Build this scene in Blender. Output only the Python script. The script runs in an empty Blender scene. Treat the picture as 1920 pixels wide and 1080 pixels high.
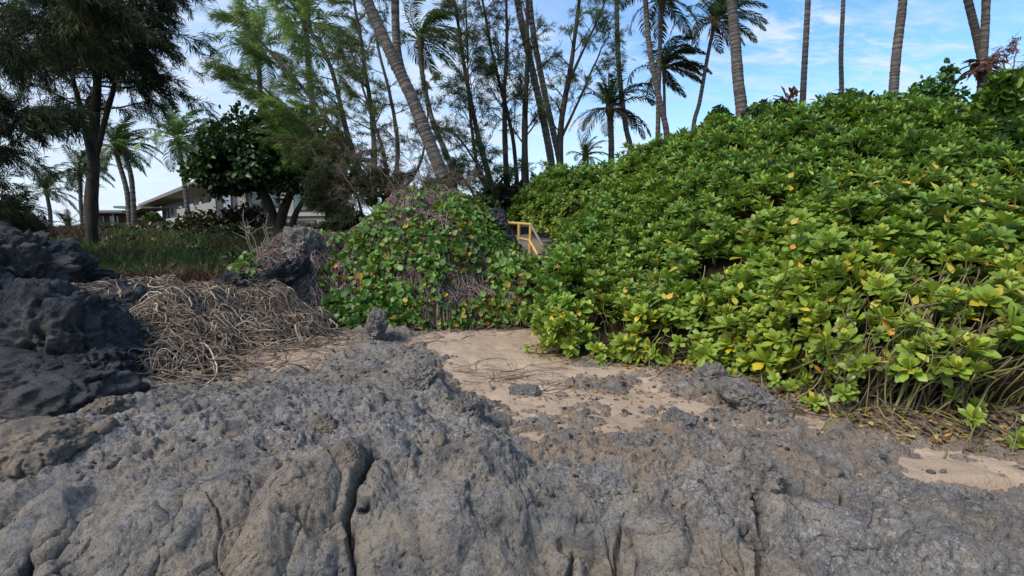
import bpy, math, numpy as np
from mathutils import Matrix, Vector
sc = bpy.context.scene
COL = sc.collection
# ------------------------------------------------------------------ camera, sky, sun, exposure
CAMZ = 1.5; PITCH = math.radians(6); F = 960.0
cam_d = bpy.data.cameras.new('camera'); cam = bpy.data.objects.new('camera', cam_d); COL.objects.link(cam)
cam.location = (0, 0, CAMZ); cam.rotation_euler = (math.radians(90) - PITCH, 0, 0)
cam_d.lens = 18; cam_d.sensor_width = 36; cam_d.clip_end = 3000; cam_d.clip_start = .05
sc.camera = cam
SUN_EL, SUN_AZ = math.radians(46), math.radians(232)     # azimuth measured clockwise from +Y
w = bpy.data.worlds.new('World'); sc.world = w; w.use_nodes = True
nt = w.node_tree; N = nt.nodes; L = nt.links; N.clear()
def node(t, **k):
    n = N.new(t)
    for a, b in k.items(): setattr(n, a, b)
    return n
out = node('ShaderNodeOutputWorld'); bg = node('ShaderNodeBackground'); bg.inputs[1].default_value = .15
sky = node('ShaderNodeTexSky', sky_type='NISHITA', sun_disc=False, sun_elevation=SUN_EL, sun_rotation=SUN_AZ)
sky.air_density = 1.0; sky.dust_density = .6; sky.ozone_density = 1.5
tc = node('ShaderNodeTexCoord'); sep = node('ShaderNodeSeparateXYZ'); L.new(tc.outputs['Generated'], sep.inputs[0])
def wm(op, a, b=None, c=None):
    n = node('ShaderNodeMath', operation=op)
    for i, v in enumerate((a, b, c)):
        if v is None: continue
        if isinstance(v, (int, float)): n.inputs[i].default_value = v
        else: L.new(v, n.inputs[i])
    return n.outputs[0]
zz = wm('ADD', wm('MAXIMUM', sep.outputs[2], 0), .22)
comb = node('ShaderNodeCombineXYZ')
L.new(wm('DIVIDE', sep.outputs[0], zz), comb.inputs[0]); L.new(wm('DIVIDE', sep.outputs[1], zz), comb.inputs[1])
def cloud(rot, scl, nscale, lo, hi, dist=.6):
    mp = node('ShaderNodeMapping'); mp.inputs['Rotation'].default_value = (0, 0, math.radians(rot)); mp.inputs['Scale'].default_value = scl
    L.new(comb.outputs[0], mp.inputs[0])
    nz = node('ShaderNodeTexNoise'); nz.inputs['Scale'].default_value = nscale; nz.inputs['Detail'].default_value = 8; nz.inputs['Roughness'].default_value = .58; nz.inputs['Distortion'].default_value = dist
    L.new(mp.outputs[0], nz.inputs['Vector'])
    mr = node('ShaderNodeMapRange', interpolation_type='SMOOTHSTEP'); mr.inputs[1].default_value = lo; mr.inputs[2].default_value = hi
    L.new(nz.outputs['Fac'], mr.inputs[0]); return mr.outputs[0]
c1 = cloud(-52, (1, 2.6, 1), 3.2, .44, .66, .6); c2 = cloud(-30, (1, 1.6, 1), .9, .38, .68, .2); c3 = cloud(-60, (1.2, 2.4, 1), 9.5, .42, .7, .4)
# thin veil that thickens towards the west (left) and towards the horizon
west = node('ShaderNodeMapRange', interpolation_type='SMOOTHSTEP'); west.inputs[1].default_value = .55; west.inputs[2].default_value = -.45; west.inputs[3].default_value = 0; west.inputs[4].default_value = .52
L.new(sep.outputs[0], west.inputs[0])
hz = node('ShaderNodeMapRange', interpolation_type='SMOOTHSTEP'); hz.inputs[1].default_value = .34; hz.inputs[2].default_value = .0; hz.inputs[3].default_value = 0; hz.inputs[4].default_value = .28
L.new(sep.outputs[2], hz.inputs[0])
cc = wm('ADD', wm('MULTIPLY', wm('ADD', wm('MULTIPLY', c1, .80), wm('MULTIPLY', c3, .5)), wm('ADD', wm('MULTIPLY', c2, .95), .12)), wm('ADD', west.outputs[0], hz.outputs[0]))
cc = wm('MINIMUM', wm('ADD', cc, .02), .92)
mx = node('ShaderNodeMix', data_type='RGBA'); L.new(cc, mx.inputs[0])
hs = node('ShaderNodeHueSaturation'); hs.inputs['Saturation'].default_value = 1.3; hs.inputs['Value'].default_value = .93; L.new(sky.outputs[0], hs.inputs['Color'])
L.new(hs.outputs[0], mx.inputs[6]); mx.inputs[7].default_value = (2.75, 3.2, 3.9, 1)
L.new(mx.outputs[2], bg.inputs[0]); L.new(bg.outputs[0], out.inputs[0])
sun_d = bpy.data.lights.new('sun', 'SUN'); sun = bpy.data.objects.new('sun', sun_d); COL.objects.link(sun)
sun_d.energy = 2.2; sun_d.angle = math.radians(22); sun_d.color = (1, .93, .82)
sv = Vector((math.sin(SUN_AZ) * math.cos(SUN_EL), math.cos(SUN_AZ) * math.cos(SUN_EL), math.sin(SUN_EL)))
sun.rotation_euler = sv.to_track_quat('Z', 'Y').to_euler()
sc.view_settings.view_transform = 'Standard'; sc.view_settings.look = 'None'; sc.view_settings.gamma = 1
sc.view_settings.use_curve_mapping = False; sc.view_settings.exposure = 0.88
sc.cycles.max_bounces = 6; sc.cycles.diffuse_bounces = 3; sc.cycles.glossy_bounces = 2; sc.cycles.transmission_bounces = 3; sc.cycles.transparent_max_bounces = 4

# ------------------------------------------------------------------ helpers
rng = np.random.default_rng(11)
cP, sP = math.cos(PITCH), math.sin(PITCH)
def ray(px, py):
    t = (540 - py) / F
    return np.array([(px - 960) / F, cP + t * sP, -sP + t * cP])
def at(px, py, Y):
    d = ray(px, py); k = Y / d[1]; return np.array([d[0] * k, Y, CAMZ + d[2] * k])
def ground(px, py, z):
    d = ray(px, py); k = (z - CAMZ) / d[2]; return np.array([d[0] * k, d[1] * k, z])
def sst(a, b, x): t = np.clip((x - a) / (b - a), 0, 1); return t * t * (3 - 2 * t)
def nrm(v): return v / np.maximum(np.linalg.norm(v, axis=-1, keepdims=True), 1e-9)
def _h(ix, iy, iz, s):
    n = (ix * 374761393 + iy * 668265263 + iz * 2147483647 + s * 144665) & 0xffffffff
    n = ((n ^ (n >> 13)) * 1274126177) & 0xffffffff
    n = (n ^ (n >> 16)) * 2246822519 & 0xffffffff
    return ((n ^ (n >> 15)) & 0xffffff) / float(0xffffff)
def noise(P, s=0):
    P = np.asarray(P, float); i = np.floor(P).astype(np.int64); f = P - i; u = f * f * f * (f * (f * 6 - 15) + 10)
    r = 0
    dims = P.shape[-1]
    for c in range(2 ** dims):
        o = [(c >> k) & 1 for k in range(dims)]
        w_ = 1
        for k in range(dims): w_ = w_ * (u[..., k] if o[k] else 1 - u[..., k])
        r = r + w_ * _h(i[..., 0] + o[0], i[..., 1] + o[1], (i[..., 2] + o[2]) if dims == 3 else 0 * i[..., 0], s)
    return r * 2 - 1
def fbm(P, octs=4, s=0, gain=.5, ridged=False):
    P = np.asarray(P, float); a = 1; r = 0; tot = 0
    for o in range(octs):
        n = noise(P * 2 ** o + 17.3 * o, s + o * 7)
        if ridged: n = 1 - 2 * np.abs(n)
        r = r + a * n; tot += a; a *= gain
    return r / tot
def worley(P, s=0):
    i = np.floor(P).astype(np.int64); f1 = np.full(P.shape[:-1], 9.); f2 = f1.copy(); cid = f1 * 0
    for dx in (-1, 0, 1):
        for dy in (-1, 0, 1):
            cx, cy = i[..., 0] + dx, i[..., 1] + dy
            qx = cx + _h(cx, cy, 0 * cx, s); qy = cy + _h(cx, cy, 0 * cx, s + 5)
            d = np.hypot(P[..., 0] - qx, P[..., 1] - qy); c = _h(cx, cy, 0 * cx, s + 9)
            nw = d < f1; f2 = np.where(nw, f1, np.minimum(f2, d)); cid = np.where(nw, c, cid); f1 = np.where(nw, d, f1)
    return f1, f2, cid
class MB:
    def __init__(s): s.V = []; s.Fs = []; s.C = []; s.n = 0
    def add(s, V, Fc, C=None):
        V = np.asarray(V, float).reshape(-1, 3); Fc = np.asarray(Fc, np.int64)
        s.V.append(V); s.Fs.append(Fc + s.n); s.n += len(V)
        if C is None: C = (1, 1, 1)
        C = np.asarray(C, float)
        if C.ndim == 1: C = np.tile(C[:3], (len(V), 1))
        s.C.append(C)
        return s
    def box(s, a, b, C=None):
        a = np.minimum(a, b); b = np.maximum(a, b) if False else np.asarray(b, float)
        v = [(x, y, z) for x in (a[0], b[0]) for y in (a[1], b[1]) for z in (a[2], b[2])]
        return s.add(v, [(0, 1, 3, 2), (4, 6, 7, 5), (0, 4, 5, 1), (2, 3, 7, 6), (0, 2, 6, 4), (1, 5, 7, 3)], C)
    def mesh(s, name, mat, smooth=True):
        me = bpy.data.meshes.new(name)
        V = np.concatenate(s.V); me.vertices.add(len(V)); me.vertices.foreach_set('co', V.astype(np.float32).ravel())
        li = np.concatenate([f.ravel() for f in s.Fs]); tot = np.concatenate([np.full(len(f), f.shape[1]) for f in s.Fs])
        st = np.concatenate([[0], np.cumsum(tot)[:-1]])
        me.loops.add(len(li)); me.loops.foreach_set('vertex_index', li.astype(np.int32))
        me.polygons.add(len(tot)); me.polygons.foreach_set('loop_start', st.astype(np.int32))
        me.polygons.foreach_set('use_smooth', np.full(len(tot), smooth))
        me.update(calc_edges=True)
        C = np.concatenate(s.C); ca = me.color_attributes.new('Col', 'FLOAT_COLOR', 'POINT')
        ca.data.foreach_set('color', np.concatenate([C, np.ones((len(C), 1))], 1).astype(np.float32).ravel())
        me.materials.append(mat); me.validate(); return me
    def build(s, name, mat, parent=None, smooth=True, kind=None, label=None):
        return link(name, s.mesh(name, mat, smooth), parent, kind, label)
def link(name, me, parent=None, kind=None, label=None):
    o = bpy.data.objects.new(name, me); COL.objects.link(o)
    if parent is not None:
        o.parent = parent; o.location = -parent.location if parent.get('_abs') else (0, 0, 0)
    if kind: o['kind'] = kind
    if label: o['label'] = label
    return o
def thing(name, label, cat, loc=(0, 0, 0), group=None):
    """An Empty at the thing's base; its parts are written in world coordinates and shifted back by it."""
    o = bpy.data.objects.new(name, None); COL.objects.link(o); o.location = loc; o['_abs'] = 1
    o.empty_display_size = .2; o['label'] = label; o['category'] = cat
    if group: o['group'] = group
    return o
def tag(o, label, cat, group=None, kind=None):
    o['label'] = label; o['category'] = cat
    if group: o['group'] = group
    if kind: o['kind'] = kind
    return o
def grid_faces(nr, ncol):
    i = np.arange(nr - 1)[:, None] * ncol + np.arange(ncol - 1)[None]; i = i.ravel()
    return np.stack([i, i + 1, i + ncol + 1, i + ncol], 1)
def tubes(P, R, sides=5):
    P = np.asarray(P, float); R = np.asarray(R, float)
    if P.ndim == 2: P = P[None]; R = R[None]
    n, K, _ = P.shape
    T = nrm(np.gradient(P, axis=1))
    ref = np.where(np.abs(T[:, :1, 2:3]) > .8, np.array([1., 0.02, 0]), np.array([.01, .02, 1.]))
    A = nrm(np.cross(T, np.broadcast_to(ref, T.shape))); B = np.cross(T, A)
    a = np.arange(sides) / sides * 2 * math.pi
    V = P[:, :, None] + R[:, :, None, None] * (A[:, :, None] * np.cos(a)[:, None] + B[:, :, None] * np.sin(a)[:, None])
    base = (np.arange(n)[:, None, None] * K + np.arange(K - 1)[None, :, None]) * sides
    k = np.arange(sides)[None, None]; k2 = (k + 1) % sides
    Fc = np.stack([base + k, base + k2, base + sides + k2, base + sides + k], -1).reshape(-1, 4)
    return V.reshape(-1, 3), Fc
def frames(D, Nn=None, roll=None):
    """rotation matrices whose columns are side, growth direction D, normal"""
    D = nrm(D); n = len(D)
    if Nn is None: Nn = np.tile([0., 0, 1], (n, 1)) + rng.normal(0, .05, (n, 3))
    S = nrm(np.cross(D, Nn)); Nn = np.cross(S, D)
    if roll is not None:
        c, s_ = np.cos(roll)[:, None], np.sin(roll)[:, None]; S, Nn = S * c + Nn * s_, Nn * c - S * s_
    return np.stack([S, D, Nn], -1)
def scatter(TV, TF, M, loc, scl, C, TC=None):
    n = len(loc); V = np.einsum('nij,mj->nmi', M, TV) * np.asarray(scl).reshape(n, 1, -1) + loc[:, None]
    Fc = (TF[None] + (np.arange(n) * len(TV))[:, None, None]).reshape(-1, TF.shape[1])
    C = np.repeat(C[:, None], len(TV), 1)
    if TC is not None: C = C * TC[None]
    return V.reshape(-1, 3), Fc, C.reshape(-1, 3)
def polyline(pts, K):
    pts = np.asarray(pts, float); n = len(pts)
    t = np.linspace(0, n - 1, K); i = np.clip(t.astype(int), 0, n - 2); f = (t - i)[:, None]
    g = lambda j: pts[np.clip(j, 0, n - 1)]
    p0, p1, p2, p3 = g(i - 1), g(i), g(i + 1), g(i + 2)
    return .5 * (2 * p1 + (p2 - p0) * f + (2 * p0 - 5 * p1 + 4 * p2 - p3) * f ** 2 + (3 * p1 - p0 - 3 * p2 + p3) * f ** 3)
# ------------------------------------------------------------------ materials
class Mat:
    def __init__(s, name):
        s.m = bpy.data.materials.new(name); s.m.use_nodes = True; s.t = s.m.node_tree; s.N = s.t.nodes; s.L = s.t.links
        s.bs = s.N['Principled BSDF']; s.out = s.N['Material Output']
        s.tc = s.N.new('ShaderNodeTexCoord').outputs['Object']
    def put(s, inp, v):
        if isinstance(v, (int, float)): inp.default_value = v
        elif isinstance(v, tuple): inp.default_value = v if len(v) != 3 or inp.type == 'VECTOR' else (*v, 1)
        else: s.L.new(v, inp)
    def noise(s, scale, detail=6, rough=.55, dist=0, vec=None, stretch=None, rot=(0, 0, 0)):
        v = vec or s.tc
        if stretch:
            mp = s.N.new('ShaderNodeMapping'); mp.inputs['Scale'].default_value = stretch; mp.inputs['Rotation'].default_value = rot; s.L.new(v, mp.inputs[0]); v = mp.outputs[0]
        n = s.N.new('ShaderNodeTexNoise'); n.inputs['Scale'].default_value = scale; n.inputs['Detail'].default_value = detail; n.inputs['Roughness'].default_value = rough; n.inputs['Distortion'].default_value = dist
        s.L.new(v, n.inputs['Vector']); return n.outputs['Fac']
    def voro(s, scale, feat='F1', rnd=1):
        n = s.N.new('ShaderNodeTexVoronoi'); n.feature = feat; n.inputs['Scale'].default_value = scale; n.inputs['Randomness'].default_value = rnd; s.L.new(s.tc, n.inputs['Vector']); return n.outputs['Distance']
    def rng(s, v, a, b, c=0, d=1):
        n = s.N.new('ShaderNodeMapRange'); n.inputs[1].default_value = a; n.inputs[2].default_value = b; n.inputs[3].default_value = c; n.inputs[4].default_value = d; s.L.new(v, n.inputs[0]); return n.outputs[0]
    def math(s, op, a, b):
        n = s.N.new('ShaderNodeMath'); n.operation = op; s.put(n.inputs[0], a); s.put(n.inputs[1], b); return n.outputs[0]
    def mix(s, f, a, b, mode='MIX'):
        n = s.N.new('ShaderNodeMix'); n.data_type = 'RGBA'; n.blend_type = mode; s.put(n.inputs[0], f); s.put(n.inputs[6], a); s.put(n.inputs[7], b); return n.outputs[2]
    def attr(s, name):
        n = s.N.new('ShaderNodeAttribute'); n.attribute_name = name; return n
    def base(s, c, rough=.8, spec=.3):
        s.put(s.bs.inputs['Base Color'], c); s.put(s.bs.inputs['Roughness'], rough); s.bs.inputs['Specular IOR Level'].default_value = spec; return s
    def bump(s, h, dist=.01, strength=1, prev=None):
        n = s.N.new('ShaderNodeBump'); n.inputs['Distance'].default_value = dist; n.inputs['Strength'].default_value = strength; s.L.new(h, n.inputs['Height'])
        if prev: s.L.new(prev, n.inputs['Normal'])
        s.L.new(n.outputs[0], s.bs.inputs['Normal']); return n.outputs[0]
    def translucent(s, c, f):
        t = s.N.new('ShaderNodeBsdfTranslucent'); s.put(t.inputs[0], c); m = s.N.new('ShaderNodeMixShader'); m.inputs[0].default_value = f
        s.L.new(s.bs.outputs[0], m.inputs[1]); s.L.new(t.outputs[0], m.inputs[2]); s.L.new(m.outputs[0], s.out.inputs[0]); return s
def leaf_mat(name, rough=.5, spec=.35, trans=.25, var=.35, scale=14):
    m = Mat(name); c = m.attr('Col').outputs['Color']; oi = m.N.new('ShaderNodeObjectInfo')
    n = m.noise(scale, 3); k = m.math('MULTIPLY', m.rng(n, .3, .7, 1 - var, 1 + var), m.rng(oi.outputs['Random'], 0, 1, .88, 1.12))
    cb = m.N.new('ShaderNodeCombineColor')
    for i in range(3): m.L.new(k, cb.inputs[i])
    c = m.mix(1, c, cb.outputs[0], 'MULTIPLY'); m.base(c, rough, spec)
    if trans: m.translucent(m.mix(1, c, (1.35, 1.25, .7), 'MULTIPLY'), trans)
    return m.m
M_naupaka = leaf_mat('naupaka_leaf', .42, .4, .22, .22, 9)
M_vineleaf = leaf_mat('vine_leaf', .45, .4, .2, .3, 10)
M_needle = leaf_mat('casuarina_needle', .7, .2, .2, .5, 1.2)
M_broad = leaf_mat('broad_leaf', .4, .4, .18, .4, 2)
M_frond = leaf_mat('palm_frond', .42, .4, .22, .3, 1.5)
M_grass = leaf_mat('grass_blade', .7, .2, .2, .5, .8)
M_dry = leaf_mat('dry_vine', .85, .15, 0, .45, 22)
M_deadleaf = leaf_mat('dead_leaf', .75, .2, .12, .35, 15)
# core under leaves and dry vines: twig brown, darkened for the shade between them
m = Mat('shaded_twig_core'); m.base(m.mix(m.noise(9, 6, .7), (.018, .016, .009), (.07, .052, .028)), .95, .1); m.bump(m.noise(14, 6, .8), .05); M_core = m.m
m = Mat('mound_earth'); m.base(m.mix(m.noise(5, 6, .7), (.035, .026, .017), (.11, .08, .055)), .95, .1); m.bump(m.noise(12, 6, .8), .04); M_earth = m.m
# lava shelf
m = Mat('lava_rock')
cA = m.attr('Col'); sp = m.N.new('ShaderNodeSeparateColor'); m.L.new(cA.outputs['Color'], sp.inputs[0])
smoothf, sandf, darkf = sp.outputs[0], sp.outputs[1], sp.outputs[2]
big = m.noise(1.3, 5, .6, .4); mid = m.noise(4.5, 7, .65, .3); fine = m.noise(38, 6, .7); vfine = m.noise(120, 4, .7)
streak = m.noise(7, 6, .65, .3, stretch=(1, 3.2, 1.5), rot=(0, 0, .5))
c = m.mix(m.rng(streak, .34, .64), (.115, .115, .12), (.32, .305, .285))
c = m.mix(m.rng(m.noise(.9, 4, .6), .5, .62, 0, .55), c, (.115, .12, .135)); c = m.mix(m.rng(mid, .44, .62), c, (.34, .295, .24))
c = m.mix(m.math('MULTIPLY', m.rng(big, .42, .6), m.rng(smoothf, 0, 1, .2, .6)), c, (.40, .31, .22))
c = m.mix(m.rng(m.noise(2.1, 6, .7), .55, .72, 0, .8), c, (.085, .092, .105))
pit = m.voro(46); pit2 = m.voro(21)
fleck = m.math('MULTIPLY', m.rng(m.noise(34, 5, .8, .9), .50, .60), m.math('MULTIPLY', m.rng(m.noise(1.9, 4, .6), .47, .60), m.rng(smoothf, 0, 1, 1, .15)))
c = m.mix(fleck, c, (.50, .49, .50)); c = m.mix(m.math('MULTIPLY', m.rng(m.noise(85, 4, .8), .56, .66), m.rng(m.noise(3.1, 4, .6), .4, .6, .15, .8)), c, (.33, .31, .29))
c = m.mix(m.rng(fine, .32, .5, .55, 0), c, (.04, .037, .036))
c = m.mix(m.math('MULTIPLY', m.rng(pit, .05, .22, .7, 0), m.rng(smoothf, 0, 1, .9, .35)), c, (.022, .021, .022))
c = m.mix(m.math('MULTIPLY', sandf, m.rng(fine, .35, .6, .15, 1)), c, (.40, .275, .18))
c = m.mix(darkf, c, (.016, .015, .015))
m.base(c, .88, .25)
nb = m.bump(m.noise(9, 8, .75, .4), .10, 1)
nb = m.bump(fine, .03, 1, nb); nb = m.bump(m.rng(pit, 0, .3), .012, .8, nb); m.bump(vfine, .005, .8, nb)
M_rock = m.m
m = Mat('black_lava')
c = m.mix(m.rng(m.noise(2.2, 7, .65, .5), .38, .66), (.026, .028, .034), (.085, .089, .10))
c = m.mix(m.rng(m.noise(5.5, 8, .75, .4), .55, .74), c, (.115, .105, .10))
c = m.mix(m.rng(m.noise(33, 5, .8), .52, .64, 0, .6), c, (.14, .138, .14)); c = m.mix(m.rng(m.noise(1.6, 6, .75), .5, .66, 0, .6), c, (.17, .145, .12)); c = m.mix(m.rng(m.voro(28), .05, .2, .7, 0), c, (.008, .008, .01))
m.base(c, .82, .3); nb = m.bump(m.noise(6, 8, .8, .5), .12, 1); nb = m.bump(m.noise(30, 6, .8), .04, 1, nb); m.bump(m.rng(m.voro(28), 0, .3), .012, .8, nb); M_black = m.m
m = Mat('tan_stone')
c = m.mix(m.rng(m.noise(7, 7, .65), .35, .65), (.10, .09, .078), (.22, .17, .125)); c = m.mix(m.rng(m.noise(60, 4, .7), .6, .7), c, (.36, .33, .28)); c = m.mix(m.rng(m.noise(28, 6, .7), .3, .45, .7, 0), c, (.04, .036, .033))
m.base(c, .88, .25); nb = m.bump(m.noise(15, 8, .7), .03, .9); m.bump(m.noise(70, 5, .7), .01, .9, nb); M_tan = m.m
m = Mat('beach_sand')
c = m.mix(m.rng(m.noise(1.6, 6, .6), .35, .65), (.33, .24, .17), (.43, .325, .235)); c = m.mix(m.rng(m.noise(55, 4, .7), .56, .68, 0, .6), c, (.16, .11, .075))
c = m.mix(m.rng(m.noise(3.2, 7, .75), .55, .68, 0, .55), c, (.19, .135, .095))
m.base(c, .95, .15); nb = m.bump(m.noise(6, 6, .6), .05, .8); nb = m.bump(m.noise(30, 5, .6), .012, .8, nb); m.bump(m.noise(160, 3, .7), .004, .8, nb); M_sand = m.m
m = Mat('slope_soil')
c = m.mix(m.rng(m.noise(.35, 7, .65), .4, .6), (.026, .036, .014), (.045, .032, .018)); c = m.mix(m.rng(m.noise(3, 6, .7), .5, .7), c, (.012, .014, .006))
m.base(c, .95, .1); m.bump(m.noise(3, 8, .75), .25); M_soil = m.m
def bark(name, a, b, stretch=(1, 1, .12), sc_=18, ring=False):
    m = Mat(name)
    n = m.noise(sc_, 6, .7, .3, stretch=stretch); c = m.mix(m.rng(n, .35, .65), a, b)
    if ring: c = m.mix(m.rng(m.noise(3, 5, .7), .5, .7, 0, .5), c, (a[0] * .6, a[1] * .6, a[2] * .6))
    c = m.mix(1, c, m.attr('Col').outputs['Color'], 'MULTIPLY')
    m.base(c, .9, .2); m.bump(n, .02); return m.m
M_bark = bark('casuarina_bark', (.045, .037, .032), (.115, .098, .085))
M_bark2 = bark('dark_bark', (.02, .017, .014), (.06, .048, .038))
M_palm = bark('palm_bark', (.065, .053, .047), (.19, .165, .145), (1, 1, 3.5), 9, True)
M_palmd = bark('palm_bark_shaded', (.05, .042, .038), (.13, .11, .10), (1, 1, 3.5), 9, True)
m = Mat('stem_green'); m.base(m.mix(1, m.mix(m.noise(12, 4), (.7, .7, .7), (1.2, 1.2, 1.2)), m.attr('Col').outputs['Color'], 'MULTIPLY'), .7, .25); M_stem = m.m
def paint(name, c, rough=.6, dirt=.25, sc_=6, metal=0, spec=.35):
    m = Mat(name); d = tuple(x * .45 for x in c)
    m.base(m.mix(m.rng(m.noise(sc_, 7, .7), .5, .8, 0, dirt * 2), c, d), rough, spec); m.bump(m.noise(sc_ * 8, 4), .002); return m.m
M_yellow = paint('yellow_paint', (.62, .40, .12), .6, .45, 14); M_rail = paint('weathered_rail', (.22, .17, .13), .8, .4, 10)
M_step = paint('step_timber', (.13, .075, .055), .85, .4, 8); M_conc = paint('path_concrete', (.20, .17, .145), .9, .3, 3)
M_wall = paint('house_wall', (.25, .235, .21), .85, .15, .6); M_wall2 = paint('house_wall_brown', (.075, .052, .038), .85, .15, .6)
M_roof = paint('roof_edge', (.16, .145, .13), .8, .2, 1); M_soffit = paint('roof_soffit', (.24, .20, .15), .85, .1, 1)
M_roofm = paint('metal_roof', (.16, .17, .18), .4, .2, 1, spec=.5); M_frame = paint('window_frame', (.03, .026, .022), .5, .1, 2)
M_white = paint('white_trim', (.33, .31, .28), .7, .15, 1); M_deck = paint('deck_soffit', (.055, .035, .026), .8, .1, 1)
m = Mat('window_glass'); m.base(m.mix(m.noise(.6, 2), (.03, .06, .065), (.07, .12, .12)), .08, .8); M_glass = m.m
m = Mat('stone_facing'); m.base(m.mix(m.rng(m.voro(1.6), .1, .6), (.30, .23, .20), (.14, .11, .10)), .9, .2); m.bump(m.voro(1.6), .05); M_facing = m.m

# ------------------------------------------------------------------ rock shelf
ctrl = [(-150, 1080, -.25), (0, 1080, -.15), (300, 1080, -.10), (600, 1080, -.24), (800, 1080, -.26), (1000, 1080, -.26), (1200, 1080, -.22), (1500, 1080, -.10), (1920, 1080, .0), (2200, 1080, .0),
        (0, 980, -.05), (300, 980, .03), (600, 960, .0), (900, 970, .0), (1200, 980, -.04), (1500, 980, -.0), (1900, 1000, .02),
        (0, 890, .02), (300, 890, .10), (560, 880, .14), (660, 890, .06), (900, 880, .13), (1200, 890, .05), (1450, 900, .06), (1620, 900, -.01), (1800, 900, -.06), (2100, 950, .0),
        (0, 800, .10), (300, 800, .14), (600, 790, .18), (820, 790, .20), (960, 820, .03), (1150, 820, -.02), (1290, 830, .0), (1420, 830, -.03), (1600, 850, .02), (1900, 860, .01), (2200, 880, .03),
        (0, 740, .1), (300, 735, .08), (550, 725, .05), (720, 715, .16), (880, 720, -.09), (1000, 735, -.08), (1100, 740, -.03), (1250, 735, -.03), (1400, 745, .02), (1600, 790, -.0),
        (400, 680, -.04), (560, 665, -.08), (690, 670, .1), (760, 650, .03), (850, 650, -.10), (950, 640, -.12), (1010, 690, -.09), (900, 680, -.12), (1150, 700, -.01), (1300, 700, .0),
        (300, 640, .12), (100, 650, .3), (450, 620, .05), (600, 620, -.05), (700, 620, .08), (850, 610, -.06), (1000, 600, -.08),
        (-200, 700, .3), (0, 600, .45), (200, 570, .5), (400, 560, .42)]
cp = np.array([ground(*c) for c in ctrl])
extra = np.array([(x, 1.2, -.75) for x in np.linspace(-4, 4, 7)] + [(x, 9.8, .05) for x in (-2.2, -1, 0, 1, 3)] + [(-9, 8, .5), (-5, 9.5, .55), (-8, 5, .4), (9, 5, .2), (8, 8, .3), (6, 2.6, .0), (-5, 2.5, -.2)])
cp = np.concatenate([cp, extra])
def tpsk(d2): return np.where(d2 > 1e-12, .5 * d2 * np.log(np.maximum(d2, 1e-12)), 0)
n_ = len(cp); A = np.zeros((n_ + 3, n_ + 3)); D2 = ((cp[:, None, :2] - cp[None, :, :2]) ** 2).sum(-1)
A[:n_, :n_] = tpsk(D2) + np.eye(n_) * .012; A[:n_, n_] = A[n_, :n_] = 1; A[:n_, n_ + 1:] = cp[:, :2]; A[n_ + 1:, :n_] = cp[:, :2].T
W = np.linalg.solve(A, np.concatenate([cp[:, 2], [0, 0, 0]]))
def hbase(X, Y):
    r = W[n_] + W[n_ + 1] * X + W[n_ + 2] * Y
    for k in range(n_): r = r + W[k] * tpsk((X - cp[k, 0]) ** 2 + (Y - cp[k, 1]) ** 2)
    return r
def on_rock(px, py, f=None):
    f = f or hbase; z = 0.
    for _ in range(12): p = ground(px, py, z); z = .5 * z + .5 * float(f(p[0], p[1]))
    return ground(px, py, z)
def seg_dist(X, Y, pts):
    best = np.full(np.shape(X), 9.); side = np.zeros(np.shape(X))
    for a, b in zip(pts[:-1], pts[1:]):
        d = b - a; t = np.clip(((X - a[0]) * d[0] + (Y - a[1]) * d[1]) / (d @ d), 0, 1)
        q = np.hypot(X - a[0] - t * d[0], Y - a[1] - t * d[1]); best = np.minimum(best, q)
    return best
cracks = [([(700, 868), (688, 900), (664, 930), (655, 990), (668, 1080), (672, 1200)], .020, .26), ([(1140, 940), (1120, 962), (1082, 965), (1078, 1000), (1060, 1080), (1050, 1150)], .011, .11),
          ([(0, 878), (60, 862), (110, 845), (150, 820)], .008, .05), ([(40, 1120), (50, 1078), (88, 968), (150, 925), (205, 890), (260, 850)], .012, .12),
          ([(625, 838), (632, 880), (664, 905)], .012, .10), ([(700, 1080), (777, 1010), (785, 960)], .005, .035), ([(1160, 1080), (1155, 1020), (1170, 960)], .010, .10),
          ([(280, 1070), (300, 1020), (350, 990)], .006, .03), ([(1430, 1080), (1425, 980), (1400, 890)], .014, .09), 
          ([(1560, 1010), (1580, 960), (1570, 920)], .008, .05), ([(530, 990), (600, 990), (650, 975)], .010, .06), ([(520, 880), (560, 860), (612, 850)], .005, .03), ([(1330, 800), (1370, 850), (1400, 890)], .01, .05)]
cracks = [(np.array([on_rock(*p)[:2] for p in pts]), w_, d_) for pts, w_, d_ in cracks]
ridges = [([(700, 655), (760, 690), (800, 730), (850, 770), (895, 810), (930, 870)], .10, .10), ([(1270, 790), (1310, 810), (1350, 860)], .07, .05), ([(1400, 880), (1450, 930), (1500, 1000)], .07, .07), ([(60, 860), (160, 800), (230, 760)], .09, .06), ([(1340, 730), (1400, 755), (1450, 770)], .06, .07)]
ridges = [(np.array([on_rock(*p)[:2] for p in pts]), w_, d_) for pts, w_, d_ in ridges]
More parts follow.
